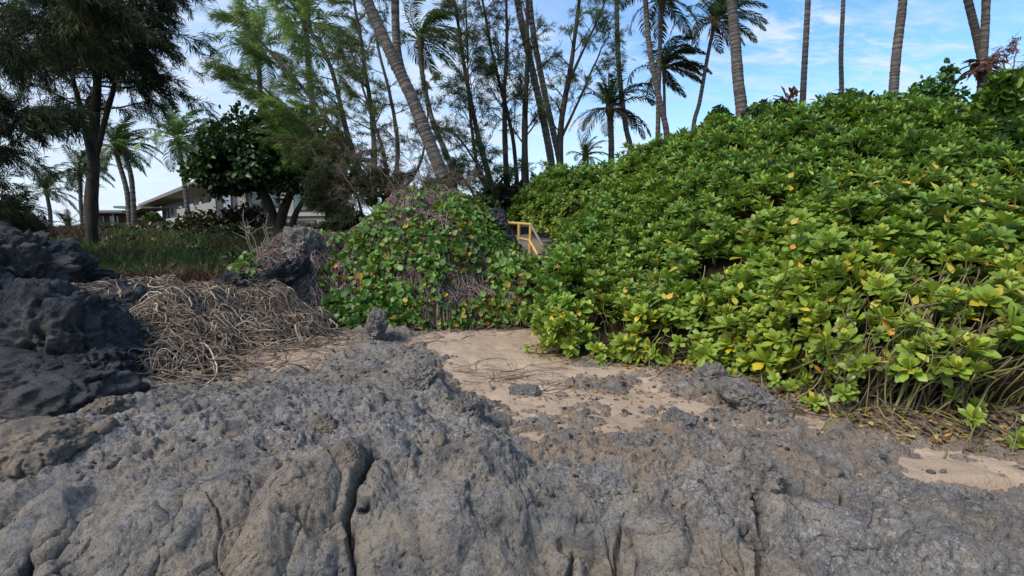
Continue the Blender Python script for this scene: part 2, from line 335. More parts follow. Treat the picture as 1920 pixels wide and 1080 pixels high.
def hrock(X, Y, full=True):
    fine = 1. if full else 0.
    X = np.asarray(X, float); Y = np.asarray(Y, float)
    P = np.stack([X, Y], -1)
    wx = P + .12 * np.stack([fbm(P * 1.8, 3, 3), fbm(P * 1.8, 3, 4)], -1)
    b = hbase(wx[..., 0], wx[..., 1])
    hz_ = hbase(X, Y)
    smooth = sst(.06, -.18, hz_ - .05 * fbm(P * 3, 2, 60)) * sst(4.2, 2.9, Y)
    left = sst(-.5, -1.2, X) * sst(3.3, 2.5, Y); smooth = np.clip(smooth + .9 * left * sst(-.3, .2, fbm(P * 1.6, 2, 61)), 0, 1)
    h = b + .075 * fbm(wx * 2.2, 3, 20)
    rot = np.stack([P[..., 0] * .8 + P[..., 1] * .6, (P[..., 1] * .8 - P[..., 0] * .6) * 2.3], -1)
    e_ = .05; steep = np.hypot(hbase(X + e_, Y) - hz_, hbase(X, Y + e_) - hz_) / e_
    rough = (1 - .72 * smooth) * (1 - .75 * sst(.35, 1.0, steep))
    h = h + rough * (.030 * fbm(rot * 6, 4, 30, .6, True) + .026 * fbm(wx * 13, 3, 40, .6) + .012 * fine * fbm(wx * 31, 2, 44, .6, True))
    f1, f2, cid = worley(wx * 5.5 + .25 * fbm(P * 9, 2, 70)[..., None], 3)
    h = h + rough * .035 * (np.clip(1 - (f1 / .62) ** 2, 0, 1)) * (cid > .45)                       # clinkers standing proud
    f1b, f2b, cb = worley(wx * 14, 8)
    h = h + rough * .016 * (np.clip(1 - (f1b / .6) ** 2, 0, 1)) * (cb > .4) - rough * .012 * (cb < .15) * np.clip(1 - f1b / .5, 0, 1)
    # rounded lobes on the faces
    g1, g2, _ = worley(wx * np.array([2.1, 1.3]), 15); k1, k2, _ = worley((wx + .03 * fbm(P * 9, 2, 48)[..., None]) * np.array([3.4, 3.0]), 19)
    h = h - smooth * .05 * np.exp(-((k2 - k1) / .03) ** 2) * sst(-.1, .2, fbm(P * 1.3, 2, 49))
    h = h + smooth * .17 * np.clip(g2 - g1, 0, .5) ** .6 - smooth * .08 + smooth * .05 * fbm(wx * 3.5, 3, 47)
    h = h + fine * smooth * .018 * fbm(rot * 9, 4, 80, .6)
    dark = np.zeros(X.shape)
    for pts, w_, d_ in ridges:
        d = seg_dist(wx[..., 0], wx[..., 1], pts); h = h + d_ * np.exp(-(d / w_) ** 2) * (.65 + .6 * fbm(P * 9, 3, 90))
    for pts, w_, d_ in cracks:
        jx = P + .018 * np.stack([fbm(P * 11, 3, 93), fbm(P * 11, 3, 94)], -1)
        d = seg_dist(jx[..., 0], jx[..., 1], pts)
        h = h + .25 * d_ * np.exp(-((d - w_ * 6) / (w_ * 5)) ** 2) - d_ * np.exp(-(d / w_) ** 2)
    return h, smooth
th = np.radians(np.linspace(-58, 58, 820)); lr = np.linspace(math.log(1.2), math.log(10.5), 4000); dens = 1 + 2.2 * np.exp(-((np.exp(lr) - 2.45) / .45) ** 2)
cd = np.cumsum(dens); rr = np.exp(np.interp(np.linspace(cd[0], cd[-1], 640), cd, lr)); NR_ = 640
RR, TH = np.meshgrid(rr, th, indexing='ij'); X = RR * np.sin(TH); Y = RR * np.cos(TH)
H, SM = hrock(X, Y, False)
PB = np.stack([X, Y, H], -1); NB = nrm(np.cross(np.gradient(PB, axis=1), np.gradient(PB, axis=0)))
for _ in range(4): NB[1:-1, 1:-1] = (NB[1:-1, 1:-1] * 2 + NB[2:, 1:-1] + NB[:-2, 1:-1] + NB[1:-1, 2:] + NB[1:-1, :-2]) / 6
NB = nrm(NB); Q_ = PB + .05 * np.stack([noise(PB * 6, 501), noise(PB * 6, 502), noise(PB * 6, 503)], -1)
sheet_ = fbm(Q_ * np.array([4, 4, 2.2]), 4, 510, .55); kn = fbm(Q_ * 9, 3, 520, .6, True); fr_ = fbm(Q_ * 26, 3, 530, .6, True)
pits = np.clip(fbm(Q_ * 34, 2, 540) - .25, 0, 1)
patch = sst(-.15, .25, fbm(PB * 1.6, 3, 545))                     # worn smooth skin against crumbly areas
DISP = SM * (.034 * sheet_ + .010 * kn * patch) + (1 - .9 * SM) * (.006 * fr_ + .010 * kn) + .006 * SM * patch * fr_ - .04 * pits * (1 - .7 * SM * (1 - patch))
for px_, py_, r_, d_ in [(300, 960, .30, .07), (550, 890, .12, .06), (100, 990, .20, .06), (810, 1000, .28, .10), (965, 950, .15, .05), (1110, 1020, .09, .05), (1235, 1000, .17, .09), (1345, 990, .10, .05), (1560, 1000, .2, .08), (1760, 1000, .25, .06), (1480, 920, .10, .05), (590, 1060, .14, .08),
        (600, 978, .10, -.09), (1410, 1000, .07, -.09), (1178, 1010, .05, -.08), (1062, 1010, .05, -.06), (170, 930, .08, -.05), (670, 960, .05, -.10), (1650, 960, .07, -.05), (450, 1050, .08, -.05), (760, 860, .12, .05), (1290, 870, .10, .05)]:
    c0 = on_rock(px_, py_, lambda a, b: hrock(np.array([a]), np.array([b]), False)[0][0]); d0 = np.linalg.norm((Q_ - c0) * [1, 1, .75], axis=-1) / r_
    DISP = DISP + d_ * np.clip(1 - d0 ** 2, 0, 1) ** .8 * np.sign(1)
PB = PB + NB * DISP[..., None]
def zsand(X, Y):
    P = np.stack([X, Y], -1)
    ff, _, fc_ = worley(P * 2.6 + .3 * fbm(P * 3, 2, 205)[..., None], 206); z = .014 * fbm(P * 1.1, 3, 200) + .009 * fbm(P * 5, 3, 210) - .034 * np.exp(-(ff / .24) ** 2) * (fc_ > .3)
    z = z - sst(3.05, 2.6, Y) * 1.5 + .09 * sst(-1.2, -3.2, X) * sst(4.5, 6, Y) + .0 * X
    return z
ZS = zsand(X, Y)
SANDF = np.clip(np.exp(-np.clip(H - ZS, 0, 1) / .022), 0, 1) * .9
# lee pockets of wind blown sand in the rough hollows
P2 = np.stack([X, Y], -1); hollow = np.clip(-fbm(P2 * 5, 3, 30) * 1.5, 0, 1)
SANDF = np.clip(SANDF + 1.1 * hollow * sst(.5, .1, H) * sst(2.5, 3.3, Y) * sst(-1.6, .1, X) * (1 - SM), 0, 1)
mb = MB(); mb.add(PB, grid_faces(NR_, 820)[:, ::-1], np.stack([SM, SANDF, 0 * SM], -1).reshape(-1, 3))
mb.build('rock_ground', M_rock, kind='structure')
def surf(x, y):
    h, _ = hrock(np.array([x]), np.array([y])); return float(max(h[0], zsand(np.array([x]), np.array([y]))[0]))
# sand sheet
gx, gy = np.meshgrid(np.linspace(-6, 9, 460), np.linspace(2.2, 10.5, 330), indexing='xy')
gz = zsand(gx, gy)
mb = MB(); mb.add(np.stack([gx, gy, gz], -1), grid_faces(330, 460)); mb.build('sand', M_sand, kind='structure')
# far terrain
def zfar(X, Y):
    zl = np.interp(Y, [-50, 7, 9, 12, 15, 25, 40, 60, 90, 300, 1500], [-1.2, -.4, .36, .62, .82, 1.3, 1.85, 2.7, 3.3, 3.0, 2.0])
    q = -X / np.maximum(Y, 1); zl = np.where(q > .6, zl + (np.minimum(zl, 1.25) - zl) * sst(.78, .96, q), zl)
    zr = np.interp(Y, [-50, 6, 9, 13, 30, 90, 1500], [-1.2, -.5, .5, 1.7, 2.5, 3.2, 2.0])
    zc = np.interp(Y, [-50, 9.3, 12.5, 20, 90, 1500], [-1.2, -.3, .8, 1.6, 3.2, 2.0])
    wr = sst(1.6, 3.2, X); wl = sst(-.8, -2.2, X)
    z = zc * (1 - wr) * (1 - wl) + zr * wr + zl * wl
    return z + .2 * fbm(np.stack([X, Y], -1) * .42, 3, 300) * sst(7, 14, Y)
th = np.radians(np.linspace(-110, 110, 260)); rr = np.exp(np.linspace(math.log(7.5), math.log(1500), 200))
RR, TH = np.meshgrid(rr, th, indexing='ij'); X = RR * np.sin(TH); Y = RR * np.cos(TH)
mb = MB(); mb.add(np.stack([X, Y, zfar(X, Y)], -1), grid_faces(200, 260)[:, ::-1]); mb.build('ground', M_soil, kind='structure')

# ------------------------------------------------------------------ boulders and stones
def ico(sub):
    t = (1 + 5 ** .5) / 2
    V = [(-1, t, 0), (1, t, 0), (-1, -t, 0), (1, -t, 0), (0, -1, t), (0, 1, t), (0, -1, -t), (0, 1, -t), (t, 0, -1), (t, 0, 1), (-t, 0, -1), (-t, 0, 1)]
    Fc = [(0, 11, 5), (0, 5, 1), (0, 1, 7), (0, 7, 10), (0, 10, 11), (1, 5, 9), (5, 11, 4), (11, 10, 2), (10, 7, 6), (7, 1, 8), (3, 9, 4), (3, 4, 2), (3, 2, 6), (3, 6, 8), (3, 8, 9), (4, 9, 5), (2, 4, 11), (6, 2, 10), (8, 6, 7), (9, 8, 1)]
    V = [np.array(v) / np.linalg.norm(v) for v in V]
    for _ in range(sub):
        cache = {}; nf = []
        def mid(a, b):
            k = (min(a, b), max(a, b))
            if k not in cache: v = V[a] + V[b]; V.append(v / np.linalg.norm(v)); cache[k] = len(V) - 1
            return cache[k]
        for a, b, c_ in Fc:
            x, y, z = mid(a, b), mid(b, c_), mid(c_, a); nf += [(a, x, z), (b, y, x), (c_, z, y), (x, y, z)]
        Fc = nf
    return np.array(V), np.array(Fc)
ICO = {k: ico(k) for k in (2, 3, 5)}
def rock_mesh(seed, size, sub=5, rough=.3, flat=.0):
    V, Fc = ICO[sub]; size = np.array(size)
    U0 = V.copy(); V = V * size / (size.prod() ** (1 / 3))
    n = fbm(V * 1.1 + seed * 3.7, 3, seed) ; n2 = fbm(V * 3 + seed, 4, seed + 2, .55, True) if sub > 2 else 0
    f1 = np.abs(fbm(V * 2.1 + seed, 2, seed + 8))
    k = 1 + rough * n + rough * .30 * n2 - rough * .5 * np.clip(.12 - f1, 0, .12) / .12 * .3
    if sub > 3: k = k + rough * (.13 * fbm(V * 7, 3, seed + 5, .6, True) + .09 * fbm(V * 19, 3, seed + 6, .6))
    if sub > 3:
        W_ = V + .25 * np.stack([noise(V * 2.2 + seed, 61), noise(V * 2.2 + seed, 62), noise(V * 2.2 + seed, 63)], -1)
        st = fbm(W_ * np.array([2.2, 2.2, 3.4]) + seed, 3, seed + 12); k = k + rough * .55 * (np.round(st * 5) / 5 * .6 + st * .4) - rough * .35 * np.clip(.07 - np.abs(fbm(W_ * 1.7 + seed, 2, seed + 14)), 0, .07) / .07
        k = k - .05 * np.clip(fbm(V * 9, 2, seed + 16) - .2, 0, 1)
    V = U0 * k[:, None]; V = np.sign(V) * np.abs(V) ** .9
    return V * size, Fc
def rock(label, px, py, Y, wpx, hpx, mat=None, sub=5, rough=.3, rotz=0, tilt=0, seed=0, dep=.8, cat='boulder', name='boulder', group=None):
    c_ = at(px, py, Y); s = Y / F; sx = wpx * s / 2; sz = hpx * s / 2
    V, Fc = rock_mesh(seed, (sx, max(sx, sz) * dep, sz), sub, rough)
    a, b = math.radians(rotz), math.radians(tilt)
    Ry = np.array([[math.cos(b), 0, math.sin(b)], [0, 1, 0], [-math.sin(b), 0, math.cos(b)]])
    mb = MB(); mb.add(V @ Ry.T, Fc, (.25, .05, 0)); o = mb.build(name, mat or M_black)
    o.location = c_; tag(o, label, cat, group); return o
rock('huge black lava boulder at the left edge, topmost against the grass slope', 10, 520, 6.6, 260, 170, seed=1, rough=.5, group='black lava boulders on the left')
rock('rounded blue-black lava boulder left of the tangled dry vines', 105, 645, 5.0, 225, 200, seed=2, rough=.42, group='black lava boulders on the left')
rock('black boulder cut by the left edge, lower than the topmost one', -30, 640, 5.1, 190, 160, seed=3, rough=.5, group='black lava boulders on the left')
rock('black boulder half buried under the top of the dry vine heap', 235, 585, 6.3, 190, 120, seed=4, group='black lava boulders on the left')
rock('long low black rock flank sloping into the foreground shelf at left', 0, 772, 4.25, 440, 190, seed=45, rough=.34, dep=.7, group='black lava boulders on the left')
rock('black rock lump wedged between the blue-black boulder and the vine heap', 180, 690, 4.75, 110, 80, seed=46, rough=.5, group='black lava boulders on the left')
rock('small black rock poking through the middle of the dry vine ridge', 372, 575, 6.6, 95, 55, seed=6, group='black lava boulders on the left')
rock('leaning black rock slab on the left shoulder of the vine mound', 515, 528, 8.0, 112, 40, seed=7, tilt=-35, rough=.65, group='black lava boulders on the left')
rock('grey lava pinnacle at the top of the left shoulder, near the thin dead twigs', 572, 462, 8.9, 56, 70, mat=M_rock, seed=8, rough=.55, dep=1.2, group='black lava boulders on the left')
rock('black rock lump beside the small patch of yellow leaves', 440, 535, 7.9, 75, 50, seed=9, rough=.7, group='black lava boulders on the left')
rock('black rock behind the boulders where the grass slope begins', 165, 528, 7.4, 110, 50, seed=10, rough=.5, group='black lava boulders on the left')
rock('dark rock knob at the upper right of the leafy mound', 932, 408, 9.7, 34, 36, seed=11, rough=.45)
rock('dark rock rib running down beside the yellow railing', 952, 446, 9.9, 22, 84, seed=12, rough=.4, tilt=-24)
rock('pale tan stone at the foot of the mound where the sandy path begins', 962, 572, 8.3, 52, 50, M_tan, 3, seed=13, rough=.3, cat='stone', name='stone')
rock('dark stone at the right foot of the mound beside the path', 1000, 575, 8.6, 40, 36, M_black, 3, seed=14, cat='stone', name='stone')
def rstone(label, px, py, wpx, hpx, mat, seed, sub=3, rough=.3, up=.0, tilt=0, dep=.9, cat='stone'):
    p = on_rock(px, py, lambda a, b: hrock(np.array([a]), np.array([b]), False)[0][0]); Y = p[1]
    return rock(label, px, py - hpx * up, Y + .02, wpx, hpx, mat, sub, rough, 0, tilt, seed, dep, cat, 'stone')
p_ = on_rock(708, 640)
rock('small upright lava spike on the rock ridge between two sand patches', 708, 618, p_[1] + .1, 38, 66, M_rock, 5, .5, seed=16, tilt=10, cat='rock', name='lava_spike')
rstone('round knob of stone sitting at the top of the deep foreground crack', 605, 806, 58, 56, M_tan, 21, 5)
rstone('larger smooth oval knob just above the deep foreground crack', 649, 866, 70, 84, M_tan, 22, 5, .2)
rstone('egg-shaped tan stone set in the rough rock right of the crack', 826, 828, 28, 38, M_tan, 23)
rstone('small brown stone on the pitted rock at left', 342, 830, 32, 24, M_tan, 24)
rstone('flat pebble on the pitted rock near the small brown stone', 440, 814, 28, 12, M_tan, 25)
rstone('round flat grey stone on the rock right of centre', 1556, 884, 42, 24, M_tan, 26)
rstone('rounded bulge of rock beside the central vertical crack', 1112, 930, 60, 44, M_rock, 27, 5, .55)
rstone('dark jagged root stump standing on the sand beside the rough rock', 985, 745, 58, 46, M_rock, 28, 5, .6)
rstone('dark wedge of rock at the foot of the green hedge', 1335, 705, 54, 50, M_rock, 29, 5, .4)
rstone('low dark blue rock fin in front of the hedge litter', 1400, 752, 110, 50, M_rock, 30, 5, .35, .1, 24)
rstone('grey rock lump on the shelf crest left of the sandy path', 790, 712, 74, 52, M_rock, 31, 5, .5)
rstone('leaning dark rock on the crest above the big central face', 875, 780, 60, 70, M_rock, 32, 5, .5, .1, 25)
rstone('small knobbly rock on the crest at left near the dark flank', 200, 770, 60, 50, M_tan, 33, 5, .45)
rstone('elongated tan stone below the knobbly rock at left', 195, 808, 50, 36, M_tan, 34, 3, .3, .1, -30)
rstone('pale flat stone lying on the shelf behind the crest', 755, 718, 46, 14, M_tan, 35)
rstone('low boulder shape with tan crust at the far left of the shelf', 75, 835, 210, 90, M_tan, 36, 5, .3, 0)
rstone('dark rounded rock on the gravelly shelf below the hedge', 1280, 800, 70, 46, M_rock, 37, 5, .45, .1, 20)
rstone('narrow dark fin of rock leaning at right of the central faces', 1425, 905, 60, 80, M_rock, 38, 5, .5, .1, 25)
rstone('dark pebble mound at the edge of the right sand pocket', 1720, 865, 50, 22, M_rock, 39, 3)
# loose rubble too small to pick apart
V2, F2 = ICO[2]; mb = MB(); nn = 0
rx = rng.uniform(-3.2, 4.2, 2600); ry = rng.uniform(2.5, 6.2, 2600)
h, sm = hrock(rx, ry); zs = zsand(rx, ry)
for i in range(len(rx)):
    if sm[i] > .4 or h[i] > .3: continue
    if zs[i] > h[i] + .01 and (noise(np.array([[rx[i] * 2, ry[i] * 2]]), 5)[0] < .25): continue
    s = .005 + .02 * rng.random() ** 3; g = rng.choice([.04, .07, .11, .17]); nn += 1
    V = V2 * (1 + .35 * fbm(V2 * 1.3 + i, 2, i % 50))[:, None] * np.array([1, rng.uniform(.6, 1), rng.uniform(.45, .8)]) * s
    mb.add(V + (rx[i], ry[i], max(h[i], zs[i]) + s * .25), F2, (g, g * .92, g * .85))
m = Mat('rubble'); m.base(m.mix(1, m.attr('Col').outputs['Color'], m.mix(m.noise(60, 3), (.5, .5, .5), (1.4, 1.3, 1.2)), 'MULTIPLY'), .9, .2)
tag(mb.build('gravel', m.m), 'loose lava gravel strewn over the rock and sand', 'gravel', kind='stuff')

# ------------------------------------------------------------------ naupaka hedge
def spat_leaf(rows, wid, fold=.25, curl=.35):
    """obovate leaf along +y, unit length; cross rows of three"""
    V = []; t = np.linspace(0, 1, rows)
    for k in t:
        w_ = wid * (.10 + .9 * math.sin(min(1, k / .72) * math.pi / 2) ** 1.5) * (1 if k < .72 else math.sqrt(max(0, 1 - ((k - .72) / .285) ** 2)) )
        z = curl * (k ** 1.5) * .5 * (1 - k * .9); 
        V += [(-w_ / 2, k, z + fold * w_ * .5), (0, k, z), (w_ / 2, k, z + fold * w_ * .5)]
    Fc = []
    for r in range(rows - 1):
        a = r * 3; Fc += [(a, a + 1, a + 4, a + 3), (a + 1, a + 2, a + 5, a + 4)]
    return np.array(V), np.array(Fc)
LV, LF = spat_leaf(5, .50); LV2, LF2 = spat_leaf(3, .55)
def rosette(nl, TV, TF, seed, spread=1.0):
    r = np.random.default_rng(seed); i = np.arange(nl); f = i / (nl - 1)          # 0 inner -> 1 outer
    az = i * 2.39996 + r.normal(0, .15, nl); el = np.radians(82 - 78 * f ** .8 * spread + r.normal(0, 7, nl))
    ln = (.055 + .075 * f ** .6) * r.uniform(.85, 1.12, nl)
    D = np.stack([np.cos(az) * np.cos(el), np.sin(az) * np.cos(el), np.sin(el)], -1)
    M = frames(D, np.array([0, 0, 1.]) - D * .2 + r.normal(0, .18, (nl, 3)))
    base = np.stack([np.cos(az) * .006, np.sin(az) * .006, -.035 * f], -1)
    g = (1.15 - .32 * f + r.normal(0, .13, nl))
    C = np.stack([g * (1.12 - .15 * f), g, g * .9], -1)
    old = r.random(nl) < .07 * f
    tired = r.random(nl) < .12; C[tired] = C[tired] * np.array([1.5, 1.12, .9])
    C[old] = np.array([2.4, 1.3, .7]) * r.uniform(.7, 1.1, (old.sum(), 1))
    V, Fc, Cc = scatter(TV, TF, M, base, ln, C)
    # a fat stub of stem beneath
    Pth = np.array([[0, 0, -.10], [.004, 0, -.05], [0, 0, 0.01]]); tv, tf = tubes(Pth, np.array([.006, .007, .004]), 4)
    return V, [(Fc), tf + len(V)], np.concatenate([Cc, np.tile([.9, .75, .8], (len(tv), 1))]), tv
def ros_pack(V, Fs, C, tv): return np.concatenate([V, tv]), Fs, C
NEAR = [ros_pack(*rosette(int(n), LV, LF, 100 + k, s)) for k, (n, s) in enumerate(zip([20, 16, 22, 18, 14, 19, 17, 21, 15, 12], [1, 1.1, .95, 1, 1.2, .9, 1.05, 1, 1.15, 1.25]))]
FAR = [ros_pack(*rosette(n, LV2, LF2, 200 + k)) for k, n in enumerate([13, 15, 12, 14])]
colsA = [(1000, 665, 612, 6.1), (1015, 672, 505, 6.8), (1040, 678, 455, 7.4), (1075, 680, 428, 8.2), (1120, 682, 385, 9.6), (1160, 685, 330, 11), (1200, 690, 290, 11), (1280, 702, 250, 10.2), (1350, 712, 226, 9.4), (1450, 742, 206, 8.8),
         (1600, 800, 198, 8.2), (1750, 832, 196, 7.8), (1920, 845, 200, 7.3), (2150, 870, 190, 6.8), (2500, 910, 185, 6.2)]
colsA = np.array(colsA, float); colsA[:5, 0] += np.array([28, 26, 20, 12, 4])
def hedge_pt(u, t):
    b = np.interp(u, colsA[:, 0], colsA[:, 1]); tp = np.interp(u, colsA[:, 0], colsA[:, 2]); Yt = np.interp(u, colsA[:, 0], colsA[:, 3])
    dirb_t = (540 - b) / F; Yb = (0 - CAMZ) / (-sP + dirb_t * cP) * (cP + dirb_t * sP)
    lift = np.interp(u, [1000, 1200, 1500, 1700, 2500], [8, 18, 62, 135, 180]); b = b - lift
    tt = np.minimum(t, 1); g = .12 * tt + .88 * np.maximum(tt, 0) ** 1.9; Yy = Yb + .15 + (Yt - Yb) * g
    py = b + (tp - b) * tt; q = (540 - py) / F; k = Yy / (cP + q * sP)
    Pp = np.stack([(u - 960) / F * k, Yy, CAMZ + (-sP + q * cP) * k], -1)
    over = np.maximum(t - 1, 0)[..., None]; Pp = Pp + over * np.stack([np.sin((u - 960) / F) * 0, 0 * u + 9, 0 * u - 1.5], -1)
    return Pp
def lobeB_pt(u, t):
    b = np.interp(u, [940, 1000, 1060, 1250], [408, 424, 484, 470]); tp = np.interp(u, [940, 955, 975, 1000, 1030, 1060, 1120, 1180, 1250], [424, 392, 355, 335, 322, 315, 303, 294, 268])
    Yb = np.interp(u, [940, 1000, 1060, 1250], [14.4, 13.8, 12.2, 10.5]); tt = np.minimum(t, 1); Yy = Yb + 1.6 * tt ** 2
    py = b + (tp - b) * tt; q = (540 - py) / F; k = Yy / (cP + q * sP)
    Pp = np.stack([(u - 960) / F * k, Yy, CAMZ + (-sP + q * cP) * k], -1)
    over = np.maximum(t - 1, 0)[..., None]; return Pp + over * np.stack([0 * u, 0 * u + 5, 0 * u - 1.], -1)
def sheet(fn, u0, u1, nu, t0, t1, ntt):
    U, T = np.meshgrid(np.linspace(u0, u1, nu), np.linspace(t0, t1, ntt), indexing='xy'); Pp = fn(U, T)
    du = np.gradient(Pp, axis=1); dt = np.gradient(Pp, axis=0); Nn = nrm(np.cross(du, dt)); 
    amp = .22 * fbm(Pp * 1.0, 3, 400) + .05 * fbm(Pp * 3.2, 2, 401); Pp = Pp + Nn * amp[..., None]
    area = np.linalg.norm(np.cross(du, dt), axis=-1)
    return U, T, Pp, Nn, area
def sample(Sh, spacing, layer=0.):
    U, T, Pp, Nn, area = Sh; n = int(area.sum() / spacing ** 2); p = area.ravel() / area.sum()
    idx = rng.choice(len(p), n, p=p); nr, nc = area.shape; r, c_ = idx // nc, idx % nc
    fr, fc = rng.random(n)[:, None], rng.random(n)[:, None]; r2, c2 = np.minimum(r + 1, nr - 1), np.minimum(c_ + 1, nc - 1)
    pos = (Pp[r, c_] * (1 - fr) + Pp[r2, c_] * fr) * (1 - fc) + (Pp[r, c2] * (1 - fr) + Pp[r2, c2] * fr) * fc
    return pos - Nn[r, c_] * layer, Nn[r, c_], U[r, c_], T[r, c_]
def thin(pos, dmin):
    """dart throwing on a hash grid so that clusters keep their distance"""
    g = {}; keep = []
    q = np.floor(pos / dmin).astype(int)
    for i in range(len(pos)):
        k = tuple(q[i]); ok = True
        for dx in (-1, 0, 1):
            for dy in (-1, 0, 1):
                for dz in (-1, 0, 1):
                    for j in g.get((k[0] + dx, k[1] + dy, k[2] + dz), ()):
                        if ((pos[i] - pos[j]) ** 2).sum() < dmin * dmin: ok = False; break
                    if not ok: break
                if not ok: break
            if not ok: break
        if ok: g.setdefault(k, []).append(i); keep.append(i)
    return np.array(keep)
hedge = thing('naupaka_hedge', 'huge bright green naupaka hedge with fleshy leaf rosettes filling the right side', 'hedge', (3.2, 5.2, 0))
ShA = sheet(hedge_pt, 1028, 2450, 150, 0, 1.35, 90); ShB = sheet(lobeB_pt, 942, 1230, 60, 0, 1.3, 40)
ShC = sheet(hedge_pt, 1045, 2450, 150, -.3, 1.35, 90)
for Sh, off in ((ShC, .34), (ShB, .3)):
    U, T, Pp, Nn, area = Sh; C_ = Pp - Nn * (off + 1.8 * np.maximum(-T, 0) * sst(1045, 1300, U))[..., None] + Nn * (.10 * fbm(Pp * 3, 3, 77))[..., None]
    mb = MB(); mb.add(C_, grid_faces(*area.shape)); mb.build('shaded_inner_twigs', M_core, hedge, kind='stuff')  # twig sheet coloured dark to stand in for shade inside the hedge
packs = []
for Sh, sp_, layers in ((ShA, .085, ((0, .115), (.13, .14))), (ShB, .11, ((0, .13), (.14, .17)))):
    for li, (ly, dm) in enumerate(layers):
        pos, nor, uu, tt = sample(Sh, sp_ if li == 0 else sp_ * 1.25, ly)
        pos = pos + nor * (rng.normal(0, .05, (len(pos), 1)) + .22 * (rng.random((len(pos), 1)) < .02)); keep = thin(pos, dm)
        packs.append((pos[keep], nor[keep], uu[keep], tt[keep], np.full(len(keep), li)))
pos, nor, uu, tt, lay = [np.concatenate(x) for x in zip(*packs)]
# gaps near the leggy bottom edge
gap = fbm(pos * 1.6, 3, 500); kill = (gap < -.14) & (tt < np.interp(uu, [1000, 1300, 1700, 2400], [.1, .16, .24, .28])) ; kill |= (gap < -.36) & (tt < .6)
pos, nor, uu, tt, lay = [x[~kill] for x in (pos, nor, uu, tt, lay)]
n = len(pos); axis = nrm(nor * .75 + np.array([0, 0, .62]) * np.interp(tt, [0, .3, 1], [.6, 1, 1.2])[:, None] + rng.normal(0, .34, (n, 3)))
ang = rng.uniform(0, 2 * math.pi, n); X_ = nrm(np.cross(axis, rng.normal(0, 1, (n, 3)))); Mx = np.stack([X_, np.cross(axis, X_), axis], -1)
young = np.clip(1 - tt * 1.15, 0, 1)[:, None]; pn = (.5 + .5 * fbm(pos * .9, 3, 600))[:, None]
k_ = np.clip(young * .95 + (pn - .5) * 1.1, 0, 1)
tint = (1 - k_) * np.array([.115, .225, .036]) + k_ * np.array([.205, .295, .042]); tint = tint * rng.uniform(.78, 1.22, (n, 1))
scl = rng.uniform(.75, 1.35, n) * np.interp(pos[:, 1], [3, 5, 9, 14], [1.04, 1.06, 1.08, 1.1])
dist = np.linalg.norm(pos - np.array([0, 0, CAMZ]), axis=1); inframe = (np.abs(pos[:, 0] / pos[:, 1]) < 1.0)
order = np.argsort(np.where(inframe & (lay == 0), dist, 99)); first = order[:300]; isfirst = np.zeros(n, bool); isfirst[first] = True
# three tint families for the shared leaf cluster meshes
fam = [(.105, .235, .034), (.155, .265, .038), (.205, .295, .04)]
vm = {}
for vi, (V, Fs, C) in enumerate(NEAR):
    for fi, fc in enumerate(fam):
        mb = MB(); mb.V = [V]; mb.Fs = Fs; mb.C = [C * np.array(fc)]; vm[vi, fi] = mb.mesh('leaf_cluster', M_naupaka)
for i in first:
    fi = int(np.argmin([abs(tint[i][0] / max(tint[i][1], 1e-6) - f[0] / f[1]) for f in fam]))
    o = link('leaf_cluster', vm[int(rng.integers(len(NEAR))), fi], hedge)
    s_ = scl[i]; Mw = Matrix([[*(Mx[i][r] * s_), float(pos[i][r] - hedge.location[r])] for r in range(3)] + [[0, 0, 0, 1]]); o.matrix_basis = Mw
mb = MB(); far = dist > 7.2
for sel, lib in ((~isfirst & ~far, NEAR), (~isfirst & far, FAR)):
    idx = np.nonzero(sel)[0]; lib_i = rng.integers(0, len(lib), len(idx))
    for v in range(len(lib)):
        ii = idx[lib_i == v]
        if not len(ii): continue
        V, Fs, C = lib[v]; off = mb.n
        VV = np.einsum('nij,mj->nmi', Mx[ii], V) * scl[ii][:, None, None] + pos[ii][:, None]
        CC = tint[ii][:, None] * C[None]
        mb.V.append(VV.reshape(-1, 3)); mb.C.append(CC.reshape(-1, 3))
        for f in Fs: mb.Fs.append((f[None] + (np.arange(len(ii)) * len(V))[:, None, None]).reshape(-1, f.shape[1]) + off)
        mb.n += len(ii) * len(V)
mb.build('foliage', M_naupaka, hedge, kind='stuff', label='dense mass of green leaf clusters behind the nearest ones')
print('rosettes', n)
# hanging old yellow leaves
sel = rng.choice(np.nonzero(inframe & (dist < 8) & (lay == 0))[0], 300, replace=False)
wts = noise(pos[sel] * 1.1, 31); sel = sel[wts > -.25]
ymesh = []
for k, c_ in enumerate([(.58, .38, .05), (.48, .38, .07), (.60, .30, .05), (.40, .42, .07)]):
    mb = MB(); mb.add(LV * np.array([.13, .13, .13]), LF, c_); ymesh.append(mb.mesh('old_leaf', M_naupaka))
for i in sel[:110]:
    o = link('old_leaf', ymesh[int(rng.integers(4))], hedge)
    d = nrm(np.array([rng.normal(0, .5), -.8 + rng.normal(0, .3), -.55 + rng.normal(0, .35)])); Mq = frames(d[None], np.array([[0, -.6, .8]]))[0]
    p = pos[i] + nor[i] * .03 + d * .04; s_ = rng.uniform(.75, 1.15)
    o.matrix_basis = Matrix([[*(Mq[r] * s_), float(p[r] - hedge.location[r])] for r in range(3)] + [[0, 0, 0, 1]])
